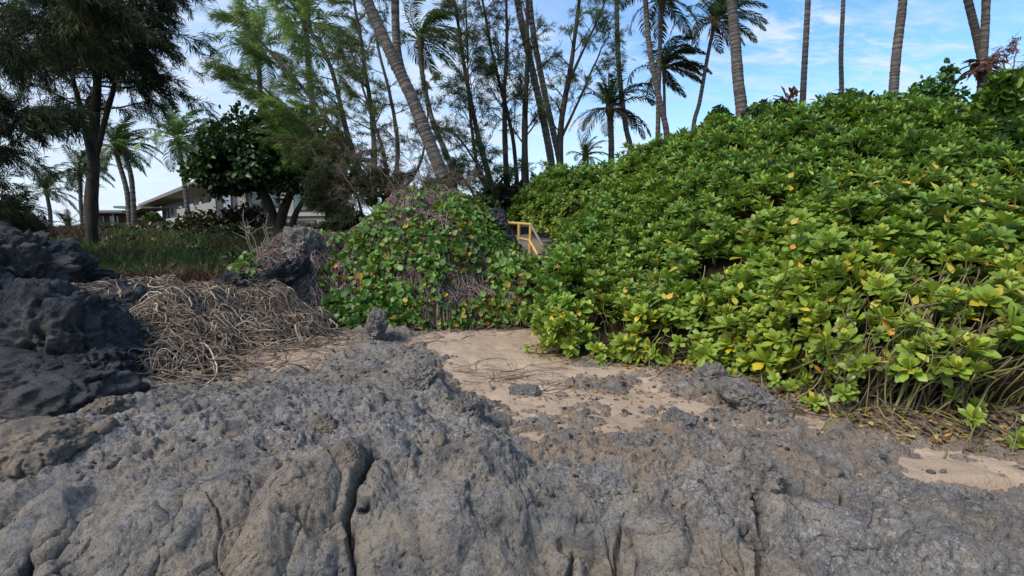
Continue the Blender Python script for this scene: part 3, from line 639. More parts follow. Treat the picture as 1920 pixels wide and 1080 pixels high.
# leggy stems arching out of the bottom of the hedge and along the ground
def stem_path(p0, p1, K=16, sag=.15, jit=.05):
    t = np.linspace(0, 1, K)[:, None]; P = p0 * (1 - t) + p1 * t; P[:, 2:] += sag * np.sin(t * math.pi)
    for a in range(3):
        ph = rng.uniform(0, 6.28, 2); P[:, a:a + 1] += jit * (np.sin(t * 5 + ph[0]) - math.sin(ph[0])) * t ** .5 + jit * .5 * np.sin(t * 11 + ph[1]) * t
    return P
U, T, Pp, Nn, area = ShA
mb = MB(); cnt = 0
for k in range(900):
    u = 1030 + 1350 * rng.random() ** .75; b = float(np.interp(u, colsA[:, 0], colsA[:, 1])); g0 = ground(u, b, 0.0)
    root = g0 + np.array([rng.normal(0, .15) + .1, rng.uniform(.35, 1.1), 0]); root[2] = -.02
    e = hedge_pt(np.array(u + rng.normal(0, 45)), np.array(rng.uniform(0.0, .42))); e = e + np.array([0, -rng.uniform(-.12, .12), 0])
    if rng.random() < .3: e = g0 + np.array([rng.normal(0, .35), rng.uniform(-.18, .1), .03]); 
    P = stem_path(root, e, 16, rng.uniform(-.08, .14), .05)
    P[:, 2] = np.maximum(P[:, 2], .012); r0 = rng.uniform(.0035, .0095)
    c_ = [(.17, .17, .05), (.22, .19, .09), (.13, .10, .06), (.25, .22, .10), (.10, .075, .05)][int(rng.integers(5))]
    V, Fc = tubes(P, np.linspace(r0, r0 * .6, 16), 5)
    if k < 110: q = MB(); q.add(V, Fc, c_); q.build('stem', M_stem, hedge)
    else: mb.add(V, Fc, c_)
mb.build('branches', M_stem, hedge, kind='stuff')
# little leaf tufts trailing on the stems at the very bottom
mb = MB()
for k in range(110):
    u = rng.uniform(1010, 2300); b = float(np.interp(u, colsA[:, 0], colsA[:, 1])); g0 = ground(u, b, 0)
    p = g0 + np.array([rng.normal(0, .1), rng.uniform(-.05, .5), rng.uniform(.05, .30)]); p[2] += 0
    if u > 1560 and rng.random() < .75: continue
    V, Fs, C = NEAR[int(rng.integers(len(NEAR)))]
    ax = nrm(np.array([rng.normal(0, .5), -.7, .6])); X1 = nrm(np.cross(ax, rng.normal(0, 1, 3))); Mq = np.stack([X1, np.cross(ax, X1), ax], -1)
    off = mb.n; mb.V.append(V @ Mq.T * rng.uniform(.6, .95) + p); mb.C.append(C * np.array([.21, .31, .045])); mb.Fs += [f + off for f in Fs]; mb.n += len(V)
mb.build('trailing_leaves', M_naupaka, hedge, kind='stuff')

# ------------------------------------------------------------------ fallen leaf litter
def litter(n, fx, mat, name, label, cols, size=(.04, .09), thing_parent=None, lift=.012):
    xy = fx(n); h, sm = hrock(xy[:, 0], xy[:, 1]); z = np.maximum(h, zsand(xy[:, 0], xy[:, 1])) + lift
    D = rng.normal(0, 1, (n, 3)); D[:, 2] *= .25; Nn = np.tile([0, 0, 1.], (n, 1)) + rng.normal(0, .3, (n, 3))
    C = np.array(cols)[rng.integers(0, len(cols), n)] * rng.uniform(.7, 1.2, (n, 1))
    V, Fc, Cc = scatter(LV, LF, frames(D, Nn), np.stack([xy[:, 0], xy[:, 1], z], 1), rng.uniform(*size, n), C)
    mb = MB(); mb.add(V, Fc, Cc); return mb.build(name, mat)
def edge_xy(n, u0=1000, u1=2200, s=.12, back=.3):
    u = rng.uniform(u0, u1, n); b = np.interp(u, colsA[:, 0], colsA[:, 1]); g = np.array([ground(a, c_, 0) for a, c_ in zip(u, b)])
    return g[:, :2] + np.stack([rng.normal(0, .1, n), rng.normal(.05, s, n) + rng.uniform(-.05, back, n)], 1)
tag(litter(1500, lambda n: edge_xy(n, s=.11, back=.5), M_deadleaf, 'fallen_leaves', '', [(.36, .22, .05), (.26, .17, .07), (.15, .10, .06), (.42, .31, .08), (.12, .08, .05), (.22, .14, .08)]), 'yellow and brown fallen leaves along the foot of the hedge', 'leaves', kind='stuff')

# ------------------------------------------------------------------ vine covered mound
MC = at(815, 600, 9.9); MC[2] = 0
def zmound(X, Y):
    """height of the mound over the sand"""
    P = np.stack([X, Y], -1); wx, wy = X + .15 * fbm(P * .9, 3, 700), Y + .15 * fbm(P * .9, 3, 701)
    dx = (wx - (-1.62)); a = np.where(dx > 0, dx / 1.95, dx / 2.0); b = (wy - 10.1) / 2.0
    r2 = a * a + b * b; h = 2.28 * np.clip(1 - r2, 0, 1) ** .62
    a2 = (wx - (-3.9)) / 1.55; b2 = (wy - 9.6) / 2.0; h2 = 1.5 * np.clip(1 - a2 * a2 - b2 * b2, 0, 1) ** .6
    a3 = (wx - .05) / .9; b3 = (wy - 9.6) / 1.5; h3 = 1.15 * np.clip(1 - a3 * a3 - b3 * b3, 0, 1) ** .6
    a4 = (wx + 1.9) / 1.9; b4 = (wy - 8.75) / 1.0; h4 = .95 * np.clip(1 - a4 * a4 - b4 * b4, 0, 1) ** .6
    h = (h ** 4 + h2 ** 4 + h3 ** 4 + h4 ** 4) ** .25
    return h - .06 + (.24 * fbm(P * 1.5, 3, 720) + .08 * fbm(P * 5, 2, 721)) * sst(0, .4, h)
mound = thing('vine_covered_mound', 'rounded mound smothered in beach morning glory with green and yellow leaves', 'mound', (-1.5, 9.8, 0))
gx, gy = np.meshgrid(np.linspace(-5.8, 1.2, 160), np.linspace(7.4, 12.2, 120), indexing='xy'); gz = zmound(gx, gy)
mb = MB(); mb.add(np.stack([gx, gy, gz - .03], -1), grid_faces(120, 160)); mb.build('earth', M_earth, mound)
def mnormal(x, y, f=zmound, e=.06): return nrm(np.stack([-(f(x + e, y) - f(x - e, y)) / (2 * e), -(f(x, y + e) - f(x, y - e)) / (2 * e), np.ones_like(x)], -1))
def proj(P):
    d = P - np.array([0, 0, CAMZ]); dep = d[:, 1] * cP - d[:, 2] * sP; up = d[:, 1] * sP + d[:, 2] * cP
    return 960 + F * d[:, 0] / dep, 540 - F * up / dep
def round_leaf():
    a = np.linspace(-.82, .82, 5) * math.pi; r = .5
    V = [(0, .08, 0), (0, .55, -.02)]
    V += [(r * math.sin(x), .55 + r * math.cos(x), .10 * abs(math.sin(x))) for x in a]
    Fc = [(0, 1, 3, 2)[::1], (1, 3, 4, 5)[::1], (1, 5, 6, 0)]
    V = np.array([(0, 0, 0), (-.36, .08, .13), (-.50, .45, .20), (-.30, .86, .10), (0, .97, -.06), (.30, .86, .10), (.50, .45, .20), (.36, .08, .13), (0, .5, 0)])
    Fc = np.array([(8, 0, 1, 2), (8, 2, 3, 4), (8, 4, 5, 6), (8, 6, 7, 0)])
    return V, Fc
RV, RF = round_leaf()
n = 62000; x = rng.uniform(-5.5, 1.1, n); y = rng.uniform(7.6, 11.6, n); z = zmound(x, y); nr_ = mnormal(x, y)
area_w = 1 / np.clip(nr_[:, 2], .2, 1); P = np.stack([x, y, z], 1); qx, qy = proj(P)
def blob(cx, cy, rx_, ry_, qx=None, qy=None): return np.exp(-(((qx - cx) / rx_) ** 2 + ((qy - cy) / ry_) ** 2))
fz = .8 * fbm(P * 1.3, 3, 740) + .25 * fbm(P * 4, 2, 741)
den = .54 + 1.8 * fz
den += .35 * blob(800, 440, 150, 60, qx, qy) - 1.2 * blob(785, 388, 46, 26, qx, qy) - .8 * blob(985, 540, 40, 30, qx, qy) - .4 * blob(745, 425, 28, 30, qx, qy) - .95 * blob(890, 552, 90, 30, qx, qy) - .7 * blob(750, 520, 55, 16, qx, qy) - .5 * blob(720, 430, 26, 30, qx, qy) + .35 * blob(850, 470, 80, 50, qx, qy) - 1.2 * blob(540, 520, 95, 80, qx, qy) - .5 * blob(800, 590, 50, 18, qx, qy) + .6 * blob(690, 590, 60, 26, qx, qy) + .6 * blob(985, 520, 30, 40, qx, qy) + .9 * blob(470, 510, 22, 30, qx, qy) - .5 * blob(655, 510, 24, 50, qx, qy)
keep = (rng.random(n) < np.clip(den, 0, 1) * area_w / 2.2) & (z > .02) & (qx < 1025)
keep &= ~((qx < 600) & (blob(470, 510, 26, 34, qx, qy) < .35))
P = P[keep]; nl_ = nr_[keep]; n = len(P); print('vine leaves', n)
P = P + nl_ * rng.uniform(.01, .13, (n, 1))
D = nrm(rng.normal(0, .8, (n, 3)) + np.array([0, -.2, .25])); Nn = nl_ * .6 + np.array([0, -.15, .45]) + rng.normal(0, .5, (n, 3))
C = np.array([.088, .18, .03]) * (1 + .45 * noise(P * 1.2, 8)[:, None]) * rng.uniform(.65, 1.35, (n, 1)); C[:, 0] *= rng.uniform(.8, 1.5, n)
yl = rng.random(n) < .02 + .42 * np.clip(fbm(P * 1.7, 2, 760) - .05, 0, 1); C[yl] = np.array([[.42, .30, .04], [.33, .30, .05], [.34, .20, .04], [.17, .09, .04]])[rng.integers(0, 4, yl.sum())] * rng.uniform(.7, 1.2, (yl.sum(), 1))
scl = .05 + .075 * rng.random(n) ** 1.3; Mr = frames(D, Nn)
order = np.argsort(P[:, 1] - 3 * scl); f300 = order[:300]; rest = order[300:]
V, Fc, Cc = scatter(RV, RF, Mr[rest], P[rest], scl[rest], C[rest]); mb = MB(); mb.add(V, Fc, Cc); mb.build('foliage', M_vineleaf, mound, kind='stuff')
lm = []
for c_ in [(.07, .155, .028), (.105, .20, .032), (.055, .125, .022), (.40, .31, .04), (.28, .20, .05)]:
    mb = MB(); mb.add(RV, RF, c_); lm.append(mb.mesh('leaf', M_vineleaf))
for i in f300:
    k = int(rng.integers(3)) if not yl[i] else int(rng.integers(3, 5)); o = link('leaf', lm[k], mound)
    o.matrix_basis = Matrix([[*(Mr[i][r] * scl[i] * 1.1), float(P[i][r] - mound.location[r])] for r in range(3)] + [[0, 0, 0, 1]])
def walk_strands(n, K, start, step, f, lift, bias=(0, 0), wob=.5, rad=(.003, .007), curl=.25):
    x, y = start(n); a = rng.uniform(0, 2 * math.pi, n); da = rng.normal(0, curl, n); P = np.zeros((n, K, 3)); st = rng.uniform(*step, n)
    ph = rng.uniform(0, 6.28, n); fr = rng.uniform(.12, .4, n); lf = rng.uniform(*lift, n)
    for k in range(K):
        z = f(x, y); P[:, k] = np.stack([x, y, z + lf * (.55 + .45 * np.sin(ph + fr * k))], 1)
        a = a + da * .4 + rng.normal(0, wob * .4, n); x = x + np.cos(a) * st + bias[0] * st; y = y + np.sin(a) * st * .9 + bias[1] * st
    r = (rad[0] + (rad[1] - rad[0]) * rng.random(n) ** 2.2 * 1.25)[:, None] * np.linspace(1, .7, K)[None]
    return P, r
def strands_to(parent, P, r, cols, mat, nparts, name='vine', joined='dry_vines', sides=4):
    n = len(P); Cs = np.array(cols)[rng.integers(0, len(cols), n)] * rng.uniform(.75, 1.25, (n, 1)); K = P.shape[1]
    big = np.argsort(-(r.mean(1)) + .0006 * P[:, :, 1].mean(1)); part = big[:nparts]; rest = big[nparts:]
    for i in part: V, Fc = tubes(P[i], r[i], 5); mb = MB(); mb.add(V, Fc, Cs[i]); mb.build(name, mat, parent)
    V, Fc = tubes(P[rest], r[rest], sides); mb = MB(); mb.add(V, Fc, np.repeat(Cs[rest], K * sides, 0)); mb.build(joined, mat, parent, kind='stuff')
DRY = [(.17, .13, .115), (.23, .18, .16), (.12, .09, .08), (.27, .22, .195), (.18, .12, .095)]
def st_m(n):
    X = []; 
    while len(X) < n:
        x = rng.uniform(-5.3, .9, 4000); y = rng.uniform(7.7, 11, 4000); z = zmound(x, y); P = np.stack([x, y, z], 1); qx, qy = proj(P)
        d = .34 + 1.2 * blob(880, 550, 100, 45, qx, qy) + 1.6 * blob(790, 388, 55, 32, qx, qy) + .8 * blob(745, 425, 35, 36, qx, qy) + 1.6 * blob(570, 520, 95, 80, qx, qy) + .8 * blob(780, 560, 120, 40, qx, qy)
        ok = (rng.random(4000) < d * .8) & (z > .05); X += list(zip(x[ok], y[ok]))
    X = np.array(X[:n]); return X[:, 0], X[:, 1]
P, r = walk_strands(3600, 22, st_m, (.025, .055), zmound, (.015, .16), (0, -.15), .7, (.0035, .0095))
strands_to(mound, P, r, DRY, M_dry, 150)
def twig_stand(name, label, base, n, h, spread, mat, col, cat='dead twigs'):
    t = thing(name, label, cat, tuple(base)); mb = MB()
    for k in range(n):
        p0 = base + np.array([rng.normal(0, spread * .3), rng.normal(0, spread * .3), 0]); p1 = p0 + np.array([rng.normal(0, spread), rng.normal(0, spread * .5), h * rng.uniform(.5, 1.05)])
        P = stem_path(p0, p1, 10, 0, .05); V, Fc = tubes(P, np.linspace(.010, .004, 10), 5); q = MB(); q.add(V, Fc, col); q.build('twig', mat, t)
        for j in range(2):
            a = P[int(rng.integers(4, 9))]; b = a + np.array([rng.normal(0, .12), rng.normal(0, .1), rng.uniform(.08, .22)]); V, Fc = tubes(stem_path(a, b, 6, 0, .02), np.linspace(.005, .002, 6), 4); mb.add(V, Fc, col)
    mb.build('side_shoots', mat, t, kind='stuff'); return t
twig_stand('dead_twig_clump', 'bare pale dead twigs standing on the mound shoulder in front of the dark tree', at(487, 505, 8.6), 9, .95, .22, M_dry, (.28, .23, .17))

# ------------------------------------------------------------------ heap of tangled dry vines at left
def zheap(X, Y):
    P = np.stack([X, Y], -1); s = .26 * fbm(P * 1.5, 3, 800)
    # ridge running from the left boulders to the mound shoulder
    ax, ay = -4.95, 6.3; bx, by = -3.9, 7.3
    t = np.clip(((X - ax) * (bx - ax) + (Y - ay) * (by - ay)) / ((bx - ax) ** 2 + (by - ay) ** 2), 0, 1)
    d = np.hypot(X - ax - t * (bx - ax), Y - ay - t * (by - ay)); h = (.70 - .26 * t) * np.clip(1 - (d / (1.3)) ** 2, 0, 1) ** .8
    d2 = np.hypot((X + 4.05) / .95, (Y - 5.55) / .62); h2 = .42 * np.clip(1 - d2 ** 2, 0, 1) ** .6
    return np.maximum(h, h2) + s * sst(0, .3, np.maximum(h, h2)) + zsand(X, Y) - .03 + .08 * np.clip(-X - 2.5, 0, 1)
heap = thing('dry_vine_heap', 'sprawling heap of tangled grey-brown dry vines against the black boulders', 'vine heap', (-4.2, 6.2, 0))
gx, gy = np.meshgrid(np.linspace(-6.6, -2, 120), np.linspace(4.7, 9.2, 120), indexing='xy')
mb = MB(); mb.add(np.stack([gx, gy, zheap(gx, gy) - .06], -1), grid_faces(120, 120)); mb.build('shaded_litter_core', M_core, heap)  # dark sheet painting the shade in the gaps under the strands
def st_h(n):
    X = []
    while len(X) < n:
        x = rng.uniform(-6.3, -2.3, 4000); y = rng.uniform(4.9, 8.8, 4000); z = zheap(x, y); P = np.stack([x, y, z], 1); qx, qy = proj(P)
        ok = (z > .10) & (rng.random(4000) < .35 + .65 * (fbm(P * 1.2, 2, 810) > -.15)) & ~((qx < 215) & (qy > 560) ) ; X += list(zip(x[ok], y[ok]))
    X = np.array(X[:n]); return X[:, 0], X[:, 1]
P, r = walk_strands(2500, 34, st_h, (.022, .05), zheap, (.0, .17), (.08, -.07), .8, (.003, .0105), .45)
P[:, :, 2] = np.maximum(P[:, :, 2], zsand(P[:, :, 0], P[:, :, 1]) + .01)
strands_to(heap, P, r, [(.19, .14, .105), (.27, .21, .155), (.12, .09, .068), (.37, .30, .225), (.15, .12, .10)], M_dry, 280)
hx, hy = st_h(420); hn = len(hx); hz3 = zheap(hx, hy) + rng.uniform(.02, .14, hn)
V, Fc, Cc = scatter(LV, LF, frames(rng.normal(0, 1, (hn, 3)), np.tile([0, -.4, 1.], (hn, 1)) + rng.normal(0, .5, (hn, 3))), np.stack([hx, hy, hz3], 1), rng.uniform(.03, .07, hn), np.array([(.16, .10, .07), (.24, .16, .10), (.30, .19, .11)])[rng.integers(0, 3, hn)])
q = MB(); q.add(V, Fc, Cc); q.build('dead_leaves', M_deadleaf, heap, kind='stuff')
# thin drifts of twigs on the sand
def st_d(n):
    c_ = np.array([ground(*q) for q in ((470, 640, 0), (560, 660, 0), (400, 690, .0), (300, 720, .05), (600, 640, 0), (830, 612, 0), (900, 690, 0), (980, 700, 0), (1000, 720, 0), (760, 640, .02), (640, 700, .05))]); i = rng.integers(0, len(c_), n)
    return c_[i, 0] + rng.normal(0, .32, n), c_[i, 1] + rng.normal(0, .16, n)
fsurf = lambda x, y: np.maximum(hrock(x, y)[0], zsand(x, y))
P, r = walk_strands(360, 12, st_d, (.02, .05), fsurf, (.003, .02), (0, 0), .25, (.0015, .0042), .12)
V, Fc = tubes(P, r, 4); mb = MB(); mb.add(V, Fc, np.repeat(np.array([(.12, .085, .065), (.19, .14, .11), (.08, .055, .045)])[rng.integers(0, 3, len(P))], 12 * 4, 0))
tag(mb.build('dry_debris', M_dry), 'thin brown twigs and vine scraps drifted over the sand', 'debris', kind='stuff')
c_ = on_rock(560, 650)
def sand_xy(n):
    cc_ = np.array([ground(*q)[:2] for q in ((480, 640, 0), (560, 655, 0), (640, 640, 0), (420, 670, 0), (860, 615, 0), (1060, 730, 0), (1160, 745, 0), (1230, 735, 0))]); return cc_[rng.integers(0, len(cc_), n)] + rng.normal(0, .3, (n, 2)) * [1, .6]
tag(litter(420, sand_xy, M_deadleaf, 'dry_leaf_litter', '', [(.16, .10, .07), (.24, .16, .11), (.11, .07, .05), (.33, .2, .06)], (.02, .06)), 'small brown dead leaves scattered on the sandy ground', 'leaves', kind='stuff')

# ------------------------------------------------------------------ stairs and yellow railing
st = thing('beach_stairs', 'timber beach steps with yellow edges climbing behind the mound', 'stairs', tuple(at(1030, 520, 9.6)))
LZ = at(993, 486, 12)[2]; e0 = at(1030, 530, 9.3); e1 = at(990, 486, 12.0)
nst = 7
for k in range(nst):
    f = k / (nst - 1); y0 = 9.5 + (11.9 - 9.5) * f; z0 = .12 + (LZ - .12) * f; cx = e0[0] + (e1[0] - e0[0]) * f
    q = MB(); q.box((cx - .15, y0, z0 - .06), (cx + .75, y0 + .36, z0)); q.build('tread', M_step, st, smooth=False)
    q = MB(); q.box((cx - .14, y0 + .04, z0 - .20), (cx + .74, y0 + .06, z0 - .063)); q.build('riser', M_step, st, smooth=False)
    q = MB(); q.box((cx - .15, y0 - .012, z0 - .05), (cx + .75, y0 - .002, z0 + .004)); q.build('yellow_nosing', M_yellow, st, smooth=False)
q = MB(); q.add([(-.7, 12.27, LZ - .15), (1.1, 12.27, LZ - .15), (1.1, 15.5, 1.5), (-.7, 15.5, 1.5), (-.7, 12.27, LZ), (1.1, 12.27, LZ), (1.1, 15.5, 1.72), (-.7, 15.5, 1.72)], [(3, 2, 1, 0), (4, 5, 6, 7), (0, 1, 5, 4), (1, 2, 6, 5), (2, 3, 7, 6), (3, 0, 4, 7)]); q.build('landing', M_conc, st, smooth=False); q = MB(); q.box((at(940, 480, 12.4)[0] - .3, 12.15, LZ - 1.1), (at(1010, 480, 12.4)[0] + .4, 12.265, LZ - .02)); q.build('retaining_face', M_conc, st, smooth=False)
rl = thing('yellow_railing', 'yellow pipe handrail at the top of the steps beside the hedge', 'railing', tuple(at(993, 486, 12)))
def pipe(name, pts, r, mat=M_yellow): V, Fc = tubes(np.array(pts), np.full(len(pts), r), 8); q = MB(); q.add(V, Fc); q.build(name, mat, rl)
a = at(951, 418, 12.1); b = at(973, 419, 12.05); c_ = at(995, 421, 12.0); b2 = at(973, 447, 12.05); c2 = at(993, 451, 12.0)
pipe('top_rail', [a, b, c_], .035); pipe('post', [b, b2 + (0, 0, -.02)], .034); pipe('post', [c_, at(993, 490, 12.0)], .036); pipe('mid_rail', [b2, c2], .03)
pipe('post', [at(951, 412, 12.1), at(951, 450, 12.1)], .03)
pipe('sloping_mid_rail', [c2, at(1013, 487, 10.9)], .032); pipe('sloping_top_rail', [c_, at(1029, 482, 10.4)], .032, M_rail)
pipe('post', [at(1029, 480, 10.4), at(1029, 530, 10.4)], .034)
pipe('lower_rail_end', [at(1013, 487, 10.9), at(1023, 508, 10.2)], .03)

# ------------------------------------------------------------------ palms
def palm(label, pts, wpx, Y, crown=None, mat=None, nf=20, flen=2.6, wind=.5, dark=1., dead=0, seed=0, Kt=None, lean_up=None, frond_w=1., name='coconut_palm', sides=10):
    """pts: trunk pixels from base up; pts beyond the frame carry the crown out of view"""
    r_ = np.random.default_rng(seed + 900); W3 = np.array([at(px, py, Y + dy) for px, py, dy in [(*p, 0) if len(p) == 2 else p for p in pts]])
    z0 = min(zfar(np.array([W3[0][0]]), np.array([W3[0][1]]))[0] - .2, W3[0][2] - .1); base = W3[0].copy(); base[2] = z0
    if W3[0][2] - z0 > .3: W3 = np.concatenate([[base + (W3[0] - W3[1]) * np.array([.15, .15, 0])], W3])
    L_ = np.linalg.norm(np.diff(W3, axis=0), axis=1).sum(); K = Kt or int(min(260, max(30, L_ / .05))); P = polyline(W3, K)
    r0 = wpx * Y / F / 2; s = np.linspace(0, 1, K)
    R = r0 * (1.06 - .28 * s + .35 * np.exp(-s * 16))
    ringp = np.isin(np.arange(K), np.cumsum(r_.integers(2, 5, K))); R = R * (1 + .05 * ringp + .03 * r_.normal(0, 1, K))
    t = thing(name, label, 'palm tree', tuple(base), 'coconut palms')
    V, Fc = tubes(P, R, sides); rc = np.where(ringp, .42, 1.1) * r_.uniform(.85, 1.1, K)
    mb = MB(); mb.add(V, Fc, np.repeat(np.stack([rc] * 3, 1), sides, 0)); mb.build('trunk', mat or M_palm, t)
    top = P[-1]; axis = nrm(P[-1] - P[-4])
    # spear and fibrous heart
    hv, hf = tubes(np.array([top - axis * .15, top + axis * .15, top + axis * .5, top + axis * .8]), np.array([r0 * .85, r0 * 1.5, r0 * 1.0, .02]), 8)
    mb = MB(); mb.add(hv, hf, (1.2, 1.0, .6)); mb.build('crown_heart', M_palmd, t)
    for k in range(nf):
        f = k / nf; az = k * 2.39996 + r_.normal(0, .2); el = math.radians(84 - 105 * f ** 1.1 + r_.normal(0, 6))
        d = np.array([math.cos(az) * math.cos(el), math.sin(az) * math.cos(el), math.sin(el)]); Ln = flen * r_.uniform(.85, 1.08) * (.8 + .25 * math.sin(f * 3))
        K2 = 16; Q = [top + axis * .25]; dd = d.copy()
        for j in range(K2 - 1):
            dd = nrm(dd + np.array([wind * .16, .02, -.11 - .05 * f]) * (Ln / 2.6) ** .2 * (j / K2 + .3)); Q.append(Q[-1] + dd * Ln / (K2 - 1))
        Q = np.array(Q); TT = nrm(np.gradient(Q, axis=0)); rv, rf = tubes(Q, np.linspace(.028, .005, K2), 4)
        isdead = dead and f > 1 - dead
        g = np.array([.055, .105, .022]) * r_.uniform(.75, 1.3) * dark if not isdead else np.array([.16, .10, .05]) * dark
        if r_.random() < .12: g = np.array([.17, .14, .03]) * dark
        fb = MB(); fb.add(rv, rf, np.array([.16, .15, .05]) * dark)
        nl = 34; u = np.linspace(.12, .99, nl); Qi = np.stack([np.interp(u * (K2 - 1), np.arange(K2), Q[:, a]) for a in range(3)], 1); Ti = nrm(np.stack([np.interp(u * (K2 - 1), np.arange(K2), TT[:, a]) for a in range(3)], 1))
        Sd = nrm(np.cross(Ti, np.tile([0, 0, 1.], (nl, 1)))); Up = np.cross(Sd, Ti)
        for sg in (-1, 1):
            ll = flen * .26 * np.sin(np.clip(u * 1.02, 0, 1) * math.pi * .86 + .28) ** .7 * r_.uniform(.85, 1.1, nl)
            Dl = nrm(Sd * sg * .9 + Ti * .75 + Up * .12 + r_.normal(0, .10, (nl, 3)) + np.array([wind * .25, 0, -.12]))
            mid = Qi + Dl * ll[:, None] * .5; D2 = nrm(Dl + np.array([wind * .3, 0, -.55 - .2 * f])); tip = mid + D2 * ll[:, None] * .5
            wd = .022 * frond_w * flen / 2.6; wv = nrm(np.cross(Dl, Up)) * wd + Up * wd * .4
            V = np.stack([Qi - wv * .5, Qi + wv * .5, mid + wv, mid - wv, tip], 1).reshape(-1, 3); b0 = np.arange(nl) * 5
            o_ = fb.n; fb.add(V, np.stack([b0, b0 + 1, b0 + 2, b0 + 3], 1), g); fb.Fs.append(np.stack([b0 + 3, b0 + 2, b0 + 4], 1) + o_)
        fb.build('frond', M_frond, t, smooth=False)
    return t
UPF = 'frond crown above'
palm('slender palm at far left of the slope, small round crown against pale sky', [(95, 440), (94, 400), (88, 365)], 7, 42, nf=22, flen=2.6, wind=.2, seed=1, sides=6)
palm('left trunk of the close palm pair just left of the dark ironwood trunk', [(157, 438), (152, 390), (150, 330)], 7, 40, nf=16, flen=2.4, wind=.3, seed=2, sides=6, dark=.7)
palm('right trunk of the close palm pair just left of the dark ironwood trunk', [(164, 440), (160, 390), (166, 325)], 7, 40, nf=16, flen=2.4, wind=.3, seed=3, sides=6, dark=.7)
palm('left palm of the curved pair between the ironwood and the round-crowned palm', [(244, 432), (238, 360), (222, 302), (220, 290)], 9, 36, nf=20, flen=2.6, wind=.4, seed=4, sides=6, dark=1.2)
palm('right palm of the curved pair between the ironwood and the round-crowned palm', [(252, 432), (247, 340), (235, 292), (232, 282)], 9, 36, nf=20, flen=2.6, wind=.4, seed=5, sides=6, dark=.85)
palm('palm with full upright crown standing before the pale resort roof', [(354, 420), (348, 360), (340, 300), (334, 268)], 9, 36, nf=28, flen=3.3, wind=.15, seed=6, sides=8, dark=1.5)
palm('tall palm behind the dark broadleaf tree, wind-torn green crown', [(490, 440), (490, 250), (486, 135), (484, 100)], 10, 30, nf=24, flen=3.4, wind=-.3, seed=7, sides=8, dark=1.6)
palm('tall palm right of the dark broadleaf tree with its crown reaching the sky', [(612, 360), (590, 230), (577, 110), (575, 55)], 12, 26, nf=24, flen=3.0, wind=-.1, seed=8, sides=8, dark=1.4)
palm('thick ringed palm trunk leaning steeply left across the middle of the picture', [(842, 372), (812, 285), (775, 190), (735, 105), (690, 5), (640, -130)], 24, 12.5, nf=16, flen=2.2, seed=9, Kt=200, sides=14)
palm('grey palm trunk rising behind the thick leaning one', [(835, 350), (790, 240), (752, 130), (742, 50), (741, -120)], 17, 17, nf=16, flen=2.4, seed=10, sides=10)
palm('slim palm with wind-combed crown right of the leaning trunk', [(850, 330), (812, 230), (792, 140), (789, 88)], 10, 24, nf=20, flen=2.5, wind=.9, seed=11, sides=8)
palm('mottled leaning palm trunk in the ironwood clump, left of the close pair', [(1036, 330), (1022, 240), (1000, 140), (972, 10), (955, -140)], 14, 19, nf=14, flen=2.4, seed=12, sides=10)
palm('mottled leaning palm trunk in the ironwood clump, right of the close pair', [(1052, 325), (1038, 250), (1018, 160), (996, 30), (985, -140)], 12, 20, nf=14, flen=2.4, seed=13, sides=10)
palm('slender pale palm trunk in front of the dark low palm crown', [(1184, 295), (1172, 230), (1160, 120), (1156, 0), (1154, -150)], 10, 22, nf=16, flen=2.4, seed=14, sides=8)
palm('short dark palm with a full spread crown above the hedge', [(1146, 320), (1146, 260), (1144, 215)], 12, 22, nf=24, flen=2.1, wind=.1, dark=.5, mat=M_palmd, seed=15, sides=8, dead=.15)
palm('small pale palm crown peeping over the hedge beside the ironwoods', [(1098, 330), (1098, 305)], 9, 22, nf=16, flen=1.1, wind=.4, dark=.9, seed=16, sides=8)
palm('curved palm trunk crossing its straight neighbour above the hedge', [(1252, 270), (1235, 180), (1218, 90), (1210, 0), (1204, -60)], 11, 20, nf=18, flen=2.1, wind=.5, dark=.7, seed=17, sides=8)
palm('straight palm trunk with dead orange crown base at the top of the frame', [(1233, 280), (1235, 160), (1238, 70), (1241, 12)], 9, 21, nf=20, flen=2.3, wind=.5, dark=.6, seed=18, sides=8, dead=.2)
palm('thin palm with bushy dark crown blown to the right', [(1247, 260), (1246, 200), (1245, 140)], 6, 23, nf=26, flen=2.1, wind=1.2, dark=.5, seed=19, sides=6, dead=.12)
palm('slim right-leaning palm with dark shaggy crown beside the thick spotted trunk', [(1299, 250), (1312, 190), (1326, 110), (1338, 52)], 8, 22, nf=26, flen=2.1, wind=.7, dark=.6, seed=20, sides=8, dead=.15)
palm('thick spotted palm trunk rising from the crest of the hedge', [(1391, 235), (1384, 150), (1378, 70), (1372, 0), (1362, -160)], 20, 15, nf=16, flen=2.4, seed=21, sides=12)
palm('bare straight palm trunk, nearest right of the thick spotted one', [(1504, 210), (1508, 130), (1515, 0), (1520, -130)], 11, 18, nf=16, flen=2.4, seed=22, sides=10)
palm('thinnest bare palm trunk with a small brown stub of dead fronds at its foot', [(1577, 205), (1577, 100), (1581, 0), (1582, -120)], 8, 21, nf=16, flen=2.2, seed=23, sides=8)
palm('bare palm trunk leaning slightly right between the thinnest and the forked pair', [(1672, 220), (1680, 110), (1693, 0), (1702, -130)], 16, 15, nf=16, flen=2.3, seed=24, sides=12)
palm('left-leaning trunk of the crossed palm pair near the right edge', [(1852, 225), (1848, 150), (1832, 70), (1815, 0), (1790, -120)], 15, 15, nf=16, flen=2.3, seed=25, sides=12)
palm('upright trunk of the crossed palm pair near the right edge', [(1838, 225), (1842, 130), (1848, 30), (1852, -120)], 15, 14.4, nf=16, flen=2.3, seed=26, sides=12)
